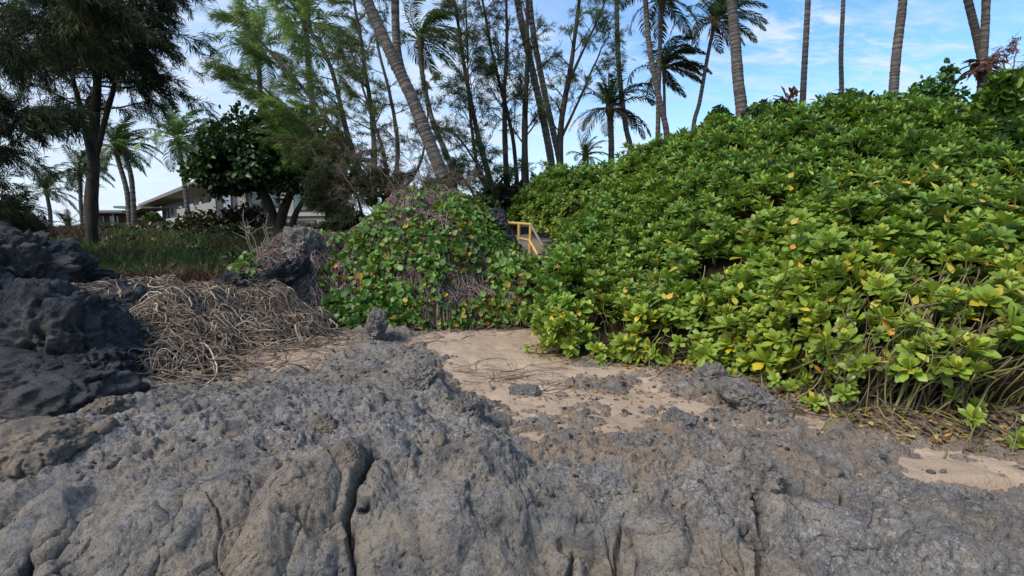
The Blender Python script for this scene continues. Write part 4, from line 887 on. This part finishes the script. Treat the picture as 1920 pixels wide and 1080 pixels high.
for i, (px, py, Y, fl) in enumerate([(128, 432, 38, 1.5), (60, 452, 34, 1.4)]):
    palm(['low young palm beside the slope crest at left', 'low dark young palm at the far left of the slope'][i], [(px, py + 8), (px, py - 2)], 8, Y, nf=15, flen=fl, wind=0, dark=.6, seed=30 + i, sides=6, name='young_palm')
# dead frond bundles caught on trunks
def bundle(label, px, py, Y, n, ln, col, up=-.6):
    c_ = at(px, py, Y); mb = MB(); D = rng.normal(0, 1, (n, 3)); D[:, 2] = up + rng.normal(0, .35, n); D = nrm(D)
    V, Fc, C = scatter(LV * np.array([.5, 1, 1]), LF, frames(D), np.tile(c_, (n, 1)) + rng.normal(0, .05, (n, 3)), rng.uniform(.6, 1.1, n) * ln, np.array(col) * rng.uniform(.6, 1.3, (n, 1))); mb.add(V, Fc, C)
    o = mb.build('dead_frond_bundle', M_deadleaf); o.location = (0, 0, 0); tag(o, label, 'dead fronds', kind='stuff')
bundle('brown dead leaves hanging on the crossed palm trunks', 1843, 118, 14.2, 60, .6, (.13, .07, .055))
bundle('small brown tuft of dead fronds at the foot of the thinnest trunk', 1578, 175, 12, 30, .3, (.14, .06, .045))
bundle('reddish dead sprig standing in the hedge crest', 1482, 190, 9.5, 26, .28, (.16, .07, .05), .6)

# ------------------------------------------------------------------ casuarinas and other feathery trees
def sprig(nb, ln, wd, seed, droop=.4, spread=.55):
    r = np.random.default_rng(seed); V = []; Fc = []
    for k in range(nb):
        d = nrm(np.array([r.normal(0, spread), 1, r.normal(0, spread)])); p = np.array([0, r.uniform(-.35, .45) * ln, 0]); L_ = ln * r.uniform(.6, 1)
        s = nrm(np.cross(d, r.normal(0, 1, 3))) * wd; m1 = p + d * L_ * .5 + np.array([0, 0, 0]); t = p + d * L_ + np.array([r.normal(0, .06), r.normal(0, .06), -droop * L_ * .35])
        b = len(V); V += [p, m1 + s, t, m1 - s]; Fc.append((b, b + 1, b + 2, b + 3))
    return np.array(V), np.array(Fc)
def branch_path(p0, d, L_, K, r, curve=(0, 0, 0), jit=.08):
    P = [p0]; dd = nrm(d)
    for j in range(K - 1): dd = nrm(dd + np.array(curve) / K + r.normal(0, jit, 3)); P.append(P[-1] + dd * L_ / (K - 1))
    return np.array(P)
def feather_tree(name, label, cat, limbs, radii, sec, seclen, ter, nspr, cols, spr, mat=None, nmat=None, seed=0, droop=-.3, wind=(0, 0, 0), u0=.25, joined_trunks=False, group=None, zmin=None, taper=.25, secup=.35, jitter=.05, topfade=1.0):
    """limbs: list of world polylines (each a trunk); sec: side branches per limb; ter: twigs per side branch; nspr: sprigs per twig"""
    r = np.random.default_rng(seed); t = thing(name, label, cat, tuple(limbs[0][0]), group)
    segs = []; secs = []; R0 = []
    for li, (lp, rad) in enumerate(zip(limbs, radii)):
        P = polyline(lp, 26); P = P + np.cumsum(r.normal(0, jitter * .25, P.shape), 0) * np.linspace(0, 1, 26)[:, None]
        Rr = rad * (1 - (1 - taper) * np.linspace(0, 1, 26)); V, Fc = tubes(P, Rr * (1 + .06 * r.normal(0, 1, 26)), 8); q = MB(); q.add(V, Fc); q.build('trunk', mat or M_bark, t)
        Ltot = np.linalg.norm(np.diff(P, axis=0), axis=1).sum()
        for k in range(sec):
            u = u0 + (1 - u0) * ((k + r.random()) / sec); i = u * 25; a = int(min(i, 24)); p = P[a] + (P[a + 1] - P[a]) * (i - a)
            tdir = nrm(P[a + 1] - P[a]); az = r.uniform(0, 2 * math.pi); side = nrm(np.array([math.cos(az), math.sin(az), 0]) + tdir * secup + np.array(wind) * .8)
            L_ = seclen * r.uniform(.6, 1.15) * (1 - .55 * u * topfade); secs.append(branch_path(p, side, L_, 9, r, (0, 0, droop * .5), .10)); R0.append(rad * .28 * (1 - .6 * u))
    secs = np.array(secs); R0 = np.array(R0); mb = MB(); V, Fc = tubes(secs, R0[:, None] * np.linspace(1, .25, 9)[None], 5); mb.add(V, Fc)
    ts = []
    for s_ in secs:
        Ls = np.linalg.norm(s_[-1] - s_[0])
        for k in range(ter):
            u = r.uniform(.2, 1) * 8; a = int(min(u, 7)); p = s_[a] + (s_[a + 1] - s_[a]) * (u - a); dd = nrm(nrm(s_[a + 1] - s_[a]) + r.normal(0, .5, 3) + np.array(wind))
            ts.append(branch_path(p, dd, Ls * r.uniform(.25, .5), 6, r, (wind[0] * 1.2, wind[1] * 1.2, droop * 2.2), .12))
    ts = np.array(ts); V, Fc = tubes(ts, np.full((len(ts), 1), .008) * np.linspace(1, .4, 6)[None] * (R0.mean() / .03) ** .3, 3); mb.add(V, Fc); mb.build('branches', mat or M_bark, t, kind='stuff')
    n = len(ts) * nspr; ti = np.repeat(np.arange(len(ts)), nspr); u = r.random(n) * 5; a = np.minimum(u.astype(int), 4); p = ts[ti, a] + (ts[ti, a + 1] - ts[ti, a]) * (u - a)[:, None]
    D = nrm(nrm(ts[ti, a + 1] - ts[ti, a]) + r.normal(0, .35, (n, 3)) + np.array(wind) + np.array([0, 0, droop])); C = np.array(cols)[r.integers(0, len(cols), n)]
    clump = (1 + .5 * noise(p * .7, seed)[:, None]); C = C * clump * r.uniform(.7, 1.3, (n, 1)); mb = MB()
    lib = [sprig(spr[0], spr[1], spr[2], 40 + k) for k in range(4)]; pick = r.integers(0, 4, n); roll = r.uniform(0, 6.28, n)
    for k in range(4):
        s_ = pick == k
        if s_.any(): V, Fc, Cc = scatter(lib[k][0], lib[k][1], frames(D[s_], roll=roll[s_]), p[s_], r.uniform(.7, 1.3, s_.sum()), C[s_]); mb.add(V, Fc, Cc)
    mb.build('crown', nmat or M_needle, t, smooth=False, kind='stuff'); print(name, n, len(mb.V)); return t
G_dark = [(.026, .044, .02), (.036, .056, .024), (.05, .064, .028), (.07, .062, .03)]
# large dark ironwood at left
b0 = at(175, 487, 15)
feather_tree('ironwood_tree', 'large dark ironwood with drooping needle sprays and a straight trunk on the grass slope', 'tree',
    [[b0, at(172, 400, 15), at(178, 250, 15), at(185, 100, 15.2), at(190, -60, 15.2), at(190, -250, 15)], [at(178, 330, 15), at(150, 200, 14.6), at(120, 60, 14.2), at(110, -80, 14)], [at(178, 300, 15), at(205, 200, 14.8), at(235, 90, 14.4), at(255, -60, 14)]],
    [.18, .09, .09], 40, 2.8, 11, 8, G_dark, (7, .30, .010), M_bark2, seed=51, droop=-.55, u0=.44, wind=(.1, 0, 0), topfade=.7)
# tree beyond the left edge whose boughs reach in
feather_tree('ironwood_tree', 'ironwood beyond the left edge whose dark boughs hang into the picture', 'tree',
    [[at(-190, 520, 11), at(-170, 300, 11), at(-120, 120, 11), at(-90, -60, 11), at(-60, -250, 11)], [at(-180, 380, 11), at(-60, 300, 10.6), at(30, 230, 10.3), at(70, 195, 10.2)], [at(-170, 320, 11), at(-60, 380, 10.8), at(0, 400, 10.7)], [at(-130, 150, 11), at(-20, 90, 10.6), at(90, 40, 10.2), at(160, 10, 10)]],
    [.16, .05, .035, .06], 26, 1.9, 11, 8, G_dark, (7, .24, .008), M_bark2, seed=52, droop=-.5, u0=.25, wind=(.15, 0, 0))
# windblown bright feathery tree
G_light = [(.15, .24, .045), (.11, .20, .038), (.18, .25, .055), (.13, .17, .05)]
bb = at(700, 385, 14)
feather_tree('feathery_tree', 'wind-blown feathery bright green tree leaning left behind the mound', 'tree',
    [[bb, at(660, 300, 14), at(590, 190, 14), at(500, 90, 14), at(440, 30, 14)], [bb, at(655, 260, 14.4), at(620, 120, 14.4), at(560, 20, 14.3), at(520, -60, 14)], [bb, at(700, 250, 14.5), at(680, 100, 14.5), at(650, -60, 14.5)], [at(670, 330, 14), at(600, 260, 13.6), at(530, 190, 13.4), at(455, 140, 13.4)], [at(700, 350, 14.2), at(640, 300, 14), at(600, 280, 14), at(560, 230, 14)]],
    [.08, .09, .10, .05, .05], 26, 1.7, 8, 7, G_light, (7, .20, .006), M_bark, seed=53, droop=-.12, u0=.3, wind=(-.5, 0, .05), secup=.8)
G_ol = [(.09, .105, .034), (.07, .095, .03), (.12, .105, .045), (.055, .08, .026)]
bc = at(735, 380, 13)
feather_tree('feathery_tree', 'olive-brown feathery tree behind the thick leaning palm trunk', 'tree',
    [[bc, at(720, 290, 13), at(690, 190, 13.2), at(660, 90, 13.2)], [bc, at(745, 280, 13.5), at(730, 180, 13.5), at(700, 60, 13.5), at(690, -50, 13.5)], [bc, at(690, 320, 13), at(640, 260, 13), at(600, 200, 13)], [bc, at(780, 320, 13.5), at(800, 240, 13.6), at(800, 150, 13.6)], [bc, at(670, 340, 12.6), at(610, 310, 12.5), at(580, 260, 12.5)]],
    [.06, .07, .05, .05, .05], 16, 1.2, 7, 6, G_ol, (6, .17, .006), M_bark, seed=54, droop=-.3, u0=.25, wind=(-.1, 0, .1))
G_dk2 = [(.045, .055, .026), (.06, .064, .03), (.035, .048, .022)]
feather_tree('feathery_shrub', 'dense dark feathery shrub sweeping down between house and mound', 'shrub',
    [[at(690, 440, 12), at(670, 380, 12), at(640, 330, 12)], [at(700, 440, 12), at(720, 370, 12), at(735, 320, 12)], [at(670, 440, 12.3), at(620, 390, 12.3), at(590, 350, 12.3)], [at(740, 430, 12.3), at(790, 370, 12.3), at(830, 335, 12.3)]],
    [.05] * 4, 17, .8, 8, 7, G_dk2, (7, .20, .008), M_bark2, seed=55, droop=-.35, u0=.1)
# tall ironwood clump in the centre
G_c = [(.05, .08, .034), (.04, .066, .028), (.07, .095, .04), (.08, .09, .042)]
cl = [[at(925, 360, 17), at(895, 250, 17), at(868, 120, 17), at(850, 0, 17), at(840, -120, 17)], [at(950, 350, 17.5), at(945, 200, 17.5), at(950, 80, 17.5), at(945, -120, 17.5)], [at(985, 350, 17), at(983, 230, 17), at(988, 100, 17), at(985, -120, 17)],
      [at(970, 350, 18), at(960, 250, 18), at(930, 130, 18), at(905, 0, 18), at(895, -100, 18)], [at(935, 370, 16.5), at(900, 330, 16.5), at(880, 200, 16.5), at(872, 100, 16.5), at(865, -30, 16.5)]]
feather_tree('ironwood_tree', 'clump of slender dark ironwood trunks left of the mottled palm pair', 'tree', cl, [.10, .10, .13, .08, .07], 24, 1.7, 6, 6, G_c, (7, .24, .008), M_bark2, seed=56, droop=-.25, u0=.22, wind=(0, 0, .05), secup=1.2)
feather_tree('ironwood_tree', 'forked ironwood with thin foliage right of the mottled palm pair', 'tree',
    [[at(1050, 330, 17), at(1052, 230, 17), at(1070, 120, 17), at(1085, 0, 17), at(1095, -100, 17)], [at(1052, 260, 17), at(1090, 180, 17), at(1125, 110, 17), at(1150, 60, 17)], [at(1068, 150, 17), at(1100, 80, 17), at(1125, 20, 17), at(1140, -60, 17)]],
    [.12, .05, .05], 18, 1.4, 6, 5, G_c, (7, .20, .007), M_bark2, seed=57, droop=-.25, u0=.2, secup=1.0)
feather_tree('ironwood_sapling', 'thin low ironwood foliage filling the gap above the mound crest', 'tree',
    [[at(900, 385, 15), at(870, 330, 15), at(850, 290, 15)], [at(905, 385, 15), at(910, 320, 15), at(905, 270, 15)], [at(930, 370, 15), at(860, 260, 15), at(790, 225, 15)], [at(900, 380, 15.4), at(940, 330, 15.4), at(1000, 310, 15.4)]], [.04] * 4, 20, .9, 6, 5, G_c, (6, .16, .006), M_bark, seed=58, droop=-.2, u0=.1)
# brown dead brush on top of the mound
feather_tree('dry_brush', 'tangle of brown dead brush on the crest of the mound', 'brush',
    [[at(760, 385, 11.2), at(720, 330, 11.2), at(680, 290, 11.2)], [at(800, 380, 11.2), at(780, 320, 11.2), at(740, 270, 11.2)], [at(840, 375, 11.2), at(850, 340, 11.2), at(870, 320, 11.2)], [at(700, 400, 11.4), at(660, 350, 11.4), at(630, 300, 11.4)], [at(820, 380, 11), at(800, 350, 11), at(790, 320, 11)]], [.015] * 5, 15, .7, 7, 3, [(.13, .10, .075), (.19, .15, .115), (.10, .075, .055)], (4, .11, .003), bark('dead_bark', (.10, .075, .058), (.2, .155, .12)), M_deadleaf, seed=59, droop=-.1, u0=.0)

# ------------------------------------------------------------------ broadleaf tree, shrubs
def broad_tree(name, label, cat, trunks, radii, blobs, nleaf, cols, lsize, mat=M_broad, seed=0, bark_=None, group=None, twigs=120):
    r = np.random.default_rng(seed); t = thing(name, label, cat, tuple(trunks[0][0]), group)
    for lp, rad in zip(trunks, radii):
        P = polyline(lp, 16); V, Fc = tubes(P, rad * np.linspace(1, .4, 16), 7); q = MB(); q.add(V, Fc); q.build('trunk', bark_ or M_bark2, t)
    tips = [np.array(lp[-1]) for lp in trunks]; bl = np.array([[*b[:3], b[3], b[4], b[5]] for b in blobs]); vol = bl[:, 3] * bl[:, 4] * bl[:, 5]; tw = []
    for k in range(twigs):
        b = bl[r.choice(len(bl), p=vol / vol.sum())]; e = b[:3] + nrm(r.normal(0, 1, 3)) * b[3:] * r.uniform(.5, .95); s_ = tips[int(np.argmin([np.linalg.norm(q - e) for q in tips]))]; t_ = np.linspace(0, 1, 8)[:, None]
        P = s_ * (1 - t_) + e * t_ + np.cumsum(r.normal(0, .03 * np.linalg.norm(e - s_), (8, 3)), 0) * t_; tw.append(P)
    V, Fc = tubes(np.array(tw), np.full((len(tw), 1), radii[0] * .18) * np.linspace(1, .3, 8)[None], 4); q = MB(); q.add(V, Fc); q.build('branches', bark_ or M_bark2, t, kind='stuff')
    bi = r.choice(len(bl), nleaf, p=vol ** .8 / (vol ** .8).sum()); d = nrm(r.normal(0, 1, (nleaf, 3))); rad = r.random(nleaf) ** .45
    ph = 1 + .3 * noise(d * 2.2 + bi[:, None] * 5, seed) + .2 * noise(d * 6 + bi[:, None] * 5, seed + 1); P = bl[bi, :3] + d * bl[bi, 3:] * (rad * ph)[:, None]
    k = fbm(P * (1.6 / max(.4, bl[:, 3].mean())), 3, seed) > -.28; P = P[k]; d = d[k]; n = len(P)
    D = nrm(d + r.normal(0, .7, (n, 3)) + np.array([0, 0, -.1])); C = np.array(cols)[r.integers(0, len(cols), n)] * r.uniform(.65, 1.4, (n, 1)) * (1 + .35 * noise(P * 1.1, seed + 4)[:, None])
    V, Fc, Cc = scatter(RV * np.array([.75, 1, 1]), RF, frames(D, d + r.normal(0, .5, (n, 3)) + np.array([0, 0, .4])), P, r.uniform(*lsize, n), C); mb = MB(); mb.add(V, Fc, Cc)
    mb.build('crown' if cat == 'tree' else 'foliage', mat, t, kind='stuff'); return t
def bl(px, py, Y, rx_, ry_, rz_=None): s = Y / F; p = at(px, py, Y); return (*p, rx_ * s, (rz_ or rx_) * s, ry_ * s)
Gd = [(.026, .058, .014), (.035, .075, .016), (.05, .09, .022), (.018, .04, .012)]
Yt_ = 25
broad_tree('broadleaf_tree', 'dark round broadleaf tree with stout forked trunk in front of the pale house', 'tree',
    [[at(520, 455, Yt_), at(512, 415, Yt_), at(498, 370, Yt_), at(470, 330, Yt_)], [at(520, 450, Yt_), at(530, 400, Yt_), at(545, 360, Yt_), at(550, 320, Yt_)], [at(545, 440, Yt_), at(555, 400, Yt_), at(580, 360, Yt_)]], [.38, .30, .2],
    [bl(430, 300, Yt_, 72, 58), bl(500, 280, Yt_, 78, 68), bl(565, 290, Yt_, 72, 70), bl(395, 330, Yt_, 40, 44), bl(470, 318, Yt_, 90, 36), bl(570, 322, Yt_, 70, 40), bl(615, 320, Yt_, 48, 58), bl(480, 245, Yt_, 34, 30), bl(545, 240, Yt_, 40, 30), bl(400, 255, Yt_, 26, 22)], 26000, Gd, (.16, .30), seed=71, twigs=160)
for i, (px, py, Y, rx_, ry_, lab, cols) in enumerate([
    (372, 428, 26, 52, 30, 'dark sprawling shrub below the stone retaining wall', [(.03, .035, .014), (.05, .045, .02), (.07, .05, .025)]),
    (450, 422, 26, 54, 40, 'dark shrub left of the broadleaf trunk', [(.018, .025, .010), (.03, .035, .014), (.05, .04, .02)]),
    (430, 445, 20, 80, 20, 'low green shrub at the foot of the dark shrubs', [(.03, .045, .014), (.05, .06, .02)]),
    (265, 444, 25, 55, 20, 'reddish-brown low shrub on the slope right of the ironwood trunk', [(.055, .035, .022), (.04, .04, .018), (.07, .045, .025)]),
    (205, 444, 27, 40, 18, 'green-brown shrub just right of the ironwood trunk', [(.04, .05, .018), (.05, .035, .02)]),
    (235, 462, 17, 60, 15, 'low rusty ground-cover bush just right of the ironwood base', [(.07, .042, .026), (.05, .04, .02)]),
    (340, 478, 14, 52, 14, 'low mixed green and rust bush in the middle of the slope', [(.055, .075, .022), (.07, .045, .028)]),
    (130, 468, 16, 46, 13, 'low green ground-cover bush left of the ironwood base', [(.045, .06, .02), (.03, .045, .016)]),
    (430, 496, 11.5, 45, 16, 'low green bush on the slope just behind the bare twigs', [(.05, .075, .02), (.06, .06, .025)]),
    (300, 515, 10.5, 60, 14, 'rusty low bush behind the ridge of the dry vine heap', [(.07, .04, .028), (.045, .045, .02)]),
    (120, 446, 28, 50, 16, 'low shrub left of the ironwood trunk on the crest', [(.025, .035, .014), (.04, .045, .02)]),
    (60, 452, 27, 46, 16, 'dark low shrub under the far-left palm', [(.02, .028, .012), (.03, .035, .015)]),
    (285, 422, 40, 24, 16, 'small light green garden shrub by the retaining wall', [(.05, .08, .02), (.07, .10, .03)]),
    (590, 455, 14, 40, 22, 'greenish-brown shrub behind the grey pinnacle', [(.03, .04, .016), (.05, .05, .02)]),
    (640, 440, 13.5, 46, 34, 'dark shrub on the back of the left shoulder', [(.018, .024, .011), (.03, .032, .016)]),
    (900, 395, 12.2, 40, 26, 'yellow-green shrub just over the mound crest', [(.05, .07, .02), (.08, .09, .03)]),
    (945, 372, 15.5, 40, 30, 'dark shrub filling the notch between mound and hedge', [(.014, .024, .010), (.025, .035, .014)])]):
    Yy = Y; broad_tree('shrub', lab, 'shrub', [[at(px, py + ry_ * .8, Yy), at(px, py, Yy)]], [.05], [bl(px - rx_ * .4, py + 3, Yy, rx_ * .6, ry_ * .8), bl(px + rx_ * .4, py + 2, Yy, rx_ * .6, ry_ * .85), bl(px, py - 2, Yy, rx_ * .6, ry_)], 2600, cols, (.004 * Y + .02, .008 * Y + .03), seed=80 + i, group='low shrubs on the slope', twigs=30)
Gh = [(.05, .12, .03), (.07, .15, .03), (.035, .09, .025)]
for i, (px, py, Y, rx_, ry_, lab) in enumerate([
    (1590, 198, 9.6, 60, 24, 'leafy green bush on the hedge crest behind the thinnest palm trunk'), (1750, 180, 9, 60, 30, 'leafy green bush on the hedge crest left of the crossed palms'), (1450, 208, 10, 50, 18, 'fine-leaved bush on the hedge crest right of the thick spotted palm'),
    (1350, 222, 10.8, 22, 18, 'small leafy sprout on the hedge crest left of the thick spotted palm'), (1660, 200, 9.4, 34, 22, 'leafy bush at the foot of the slightly leaning bare palm'), (1780, 132, 9, 14, 12, 'single leafy sprig standing above the hedge near the crossed palms'), (1885, 175, 6.4, 34, 34, 'bush with large leaves at the right edge of the hedge crest')]):
    broad_tree('crest_bush', lab, 'bush', [[at(px, py + ry_ + 30, Y), at(px, py + 4, Y)]], [.02], [bl(px - rx_ * .4, py + 4, Y, rx_ * .6, ry_ * .7), bl(px + rx_ * .35, py + 5, Y, rx_ * .6, ry_ * .75), bl(px, py - 1, Y, rx_ * .55, ry_)], 900 if rx_ > 20 else 120, Gh if i < 6 else [(.12, .22, .035), (.16, .26, .04), (.10, .19, .03)], (.06, .12) if i < 6 else (.10, .17), seed=110 + i, group='bushes on the hedge crest', twigs=24)
feather_tree('bare_reddish_shrub', 'bare twiggy shrub with dead reddish leaves at the top right edge', 'shrub',
    [[at(1900, 200, 7.5), at(1895, 140, 7.5), at(1905, 80, 7.5)], [at(1910, 200, 7.5), at(1930, 130, 7.5), at(1935, 60, 7.5)], [at(1900, 180, 7.5), at(1880, 130, 7.5), at(1870, 100, 7.5)]], [.015] * 3, 9, .45, 4, 3, [(.16, .07, .055), (.12, .06, .05), (.2, .11, .08)], (3, .09, .007), bark('twig_bark', (.10, .07, .06), (.2, .15, .13)), M_deadleaf, seed=60, droop=-.4, u0=.2)

# ------------------------------------------------------------------ grass slope
mb = MB(); n = 26000
qx = rng.uniform(-30, 1000, n); Yg = 8.8 + 30 * rng.random(n) ** 1.7; x = (qx - 960) / F * Yg * 1.0; k = (x < -1.6) & ~((x > -5.6) & (Yg < 11.5) & (x > -5.4 + 0 * x) & (zmound(x, Yg) > .02)); x, Yg = x[k], Yg[k]; n = len(x)
z = zfar(x, Yg); base = np.stack([x, Yg, z - .02], 1); mixn = fbm(base * .33, 3, 900) + .3 * noise(base * 1.4, 901)
gcol = np.where((mixn > .0)[:, None], np.array([.07, .058, .03]), np.array([.06, .095, .028])); gcol = np.where((mixn > .22)[:, None], np.array([.075, .038, .026]), gcol); gcol = np.where((rng.random(n) < .12)[:, None], np.array([.085, .065, .038]), gcol) * rng.uniform(.6, 1.4, (n, 1))
S1, S1f = sprig(9, .26, .010, 5, .5, .7); S1 = S1 + np.array([0, .06, 0])
D = nrm(np.array([0, 0, 1.]) + rng.normal(0, .22, (n, 3)) + np.array([.25, 0, 0])); V, Fc, C = scatter(S1, S1f, frames(D, rng.normal(0, 1, (n, 3))), base, rng.uniform(.7, 1.5, n) * (1 + Yg * .022), gcol); mb.add(V, Fc, C)
tag(mb.build('grass', M_grass, smooth=False), 'rough green and brown grass covering the slope at left', 'grass', kind='stuff')

# ------------------------------------------------------------------ houses
hs_ = thing('pale_house', 'pale two-storey resort house with overhanging roof behind the dark broadleaf tree', 'house', (-40, 60, 2.5))
A0 = at(305, 417, 86); B0 = at(455, 392, 47); z0, z1 = 3.6, 6.15
def wallbox(name, p, q, za, zb, thick, mat, off=0., u0=0., u1=1.):
    """upright slab along p->q, 'off' metres in front of the line"""
    p = np.array(p[:2]); q = np.array(q[:2]); d = (q - p) / np.linalg.norm(q - p); nrm2 = np.array([d[1], -d[0]]); 
    if nrm2 @ (np.array([0, 0]) - p) < 0: nrm2 = -nrm2
    a = p + (q - p) * u0; b = p + (q - p) * u1; f0 = nrm2 * off; f1 = nrm2 * (off + thick)
    V = [(*(a + f0), za), (*(b + f0), za), (*(b + f1), za), (*(a + f1), za), (*(a + f0), zb), (*(b + f0), zb), (*(b + f1), zb), (*(a + f1), zb)]
    mb = MB(); mb.add(V, [(0, 1, 2, 3), (4, 7, 6, 5), (0, 4, 5, 1), (2, 6, 7, 3), (1, 5, 6, 2), (0, 3, 7, 4)]); return mb.build(name, mat, hs_cur, smooth=False)
hs_cur = hs_
wallbox('wall', A0, B0, 2.2, z1, .3, M_wall, -.3)
wallbox('ceiling_soffit', A0, B0, z1 - .02, z1 + .12, 2.6, M_soffit, 0, -.08, .97); wallbox('roof_fascia', A0, B0, z1 - .02, z1 + .38, .15, M_roof, 2.62, -.085, .975)
wallbox('roof', A0, B0, z1 + .125, z1 + .45, 8, M_roofm, -5.4, -.08, .97)
wallbox('lower_roof', A0, B0, z1 - .75, z1 - .55, 3.4, M_soffit, 0, -.2, .12)
C0 = at(650, 392, 43)
for (u0, u1, za, zb) in [(.04, .09, 3.7, 5.2), (.13, .16, 3.65, 5.5), (.20, .23, 4.3, 5.4), (.34, .40, 4.1, 5.6), (.50, .56, 3.7, 5.6), (.62, .66, 4.2, 5.6), (.72, .80, 3.7, 5.7), (.86, .93, 3.7, 5.7)]:
    w1 = wallbox('window', A0, B0, za, zb, .06, M_frame, .002, u0, u1); hs_cur = w1
    w1['_abs'] = 1; 
    w2 = wallbox('pane', A0, B0, za + .1, zb - .1, .03, M_glass, .064, u0 + .005, u1 - .005); w2.location = (0, 0, 0); del w1['_abs']; hs_cur = hs_
for u in np.arange(.42, 1.0, .035): wallbox('wall_batten', A0, B0, 3.6, z1 - .03, .05, M_white, .003, u, u + .006)
wallbox('balcony_floor', A0, B0, 3.1, 3.45, 2.4, M_white, .0, .45, 1.02); wallbox('balcony_rail', A0, B0, 3.46, 4.35, .06, M_wall, 2.3, .62, 1.02); wallbox('balcony_soffit', A0, B0, 2.95, 3.095, 2.3, M_deck, .0, .45, 1.0)
wallbox('wall', B0 + (.3, 0, 0), C0, 1.6, 7.6, .3, M_wall, -.3); wallbox('upper_balcony', B0, C0, 5.4, 5.7, 1.5, M_deck, .0, .0, .2); wallbox('upper_roof', B0, C0, 7.62, 7.9, 3.5, M_roof, -2, -.1, 1.1)
for (u0, u1, za, zb) in [(.10, .22, 3.9, 6.2), (.26, .38, 3.9, 6.2), (.52, .68, 3.5, 5.2), (.75, .85, 3.5, 5.2), (.5, .72, 1.8, 2.7)]:
    w1 = wallbox('window', B0, C0, za, zb, .06, M_frame, .002, u0, u1); hs_cur = w1; w1['_abs'] = 1
    w2 = wallbox('pane', B0, C0, za + .08, zb - .08, .03, M_glass, .064, u0 + .008, u1 - .008); w2.location = (0, 0, 0); del w1['_abs']; hs_cur = hs_
wallbox('floor_band', B0, C0, 3.05, 3.35, .2, M_white, .002, 0, 1); wallbox('corner_post', B0, C0, 3.4, 7.6, .12, M_white, .003, .02, .05)
rw = thing('retaining_wall', 'stone-faced retaining wall in front of the pale house', 'wall', (-38, 54, 1.5)); hs_cur = rw
R0_ = at(283, 428, 62); R1_ = at(400, 420, 46); wallbox('stone_face', R0_, R1_, 1.2, 2.75, .5, M_facing); wallbox('coping', R0_, R1_, 2.753, 2.88, .6, M_white, -.03)
bh = thing('brown_house', 'low brown house with metal roof far behind the curved palm pair', 'house', (-65, 95, 3)); hs_cur = bh
E0 = at(178, 430, 95); E1 = at(300, 425, 95); wallbox('wall', E0, E1, 2.4, 5.4, .4, M_wall2); wallbox('roof', E0, E1, 5.42, 5.75, 6, M_roofm, -3, -.05, .62); wallbox('roof', E0, E1, 6.1, 6.5, 6, M_roofm, -3, .5, 1.08); wallbox('eave', E0, E1, 5.2, 5.41, 2.6, M_wall2, .41, -.03, 1.02)
wallbox('upper_wall', E0, E1, 5.76, 6.09, .3, M_wall2, -.1, .5, 1.0)
for u in (.0, .22, .45, .7, .95): wallbox('post', E0, E1, 2.6, 5.19, .3, M_roof, 2.3, u, u + .02)
for (u0, u1) in ((.08, .18), (.27, .4), (.55, .66), (.76, .9)): wallbox('window', E0, E1, 3.4, 4.8, .06, M_glass, .402, u0, u1)
for o in bpy.data.objects:
    if '_abs' in o: del o['_abs']
tris = sum(sum(len(p.vertices) - 2 for p in ()) for o in ()) ; print('verts', sum(len(m_.vertices) for m_ in bpy.data.meshes), 'polys', sum(len(m_.polygons) for m_ in bpy.data.meshes), 'objs', len(bpy.data.objects))
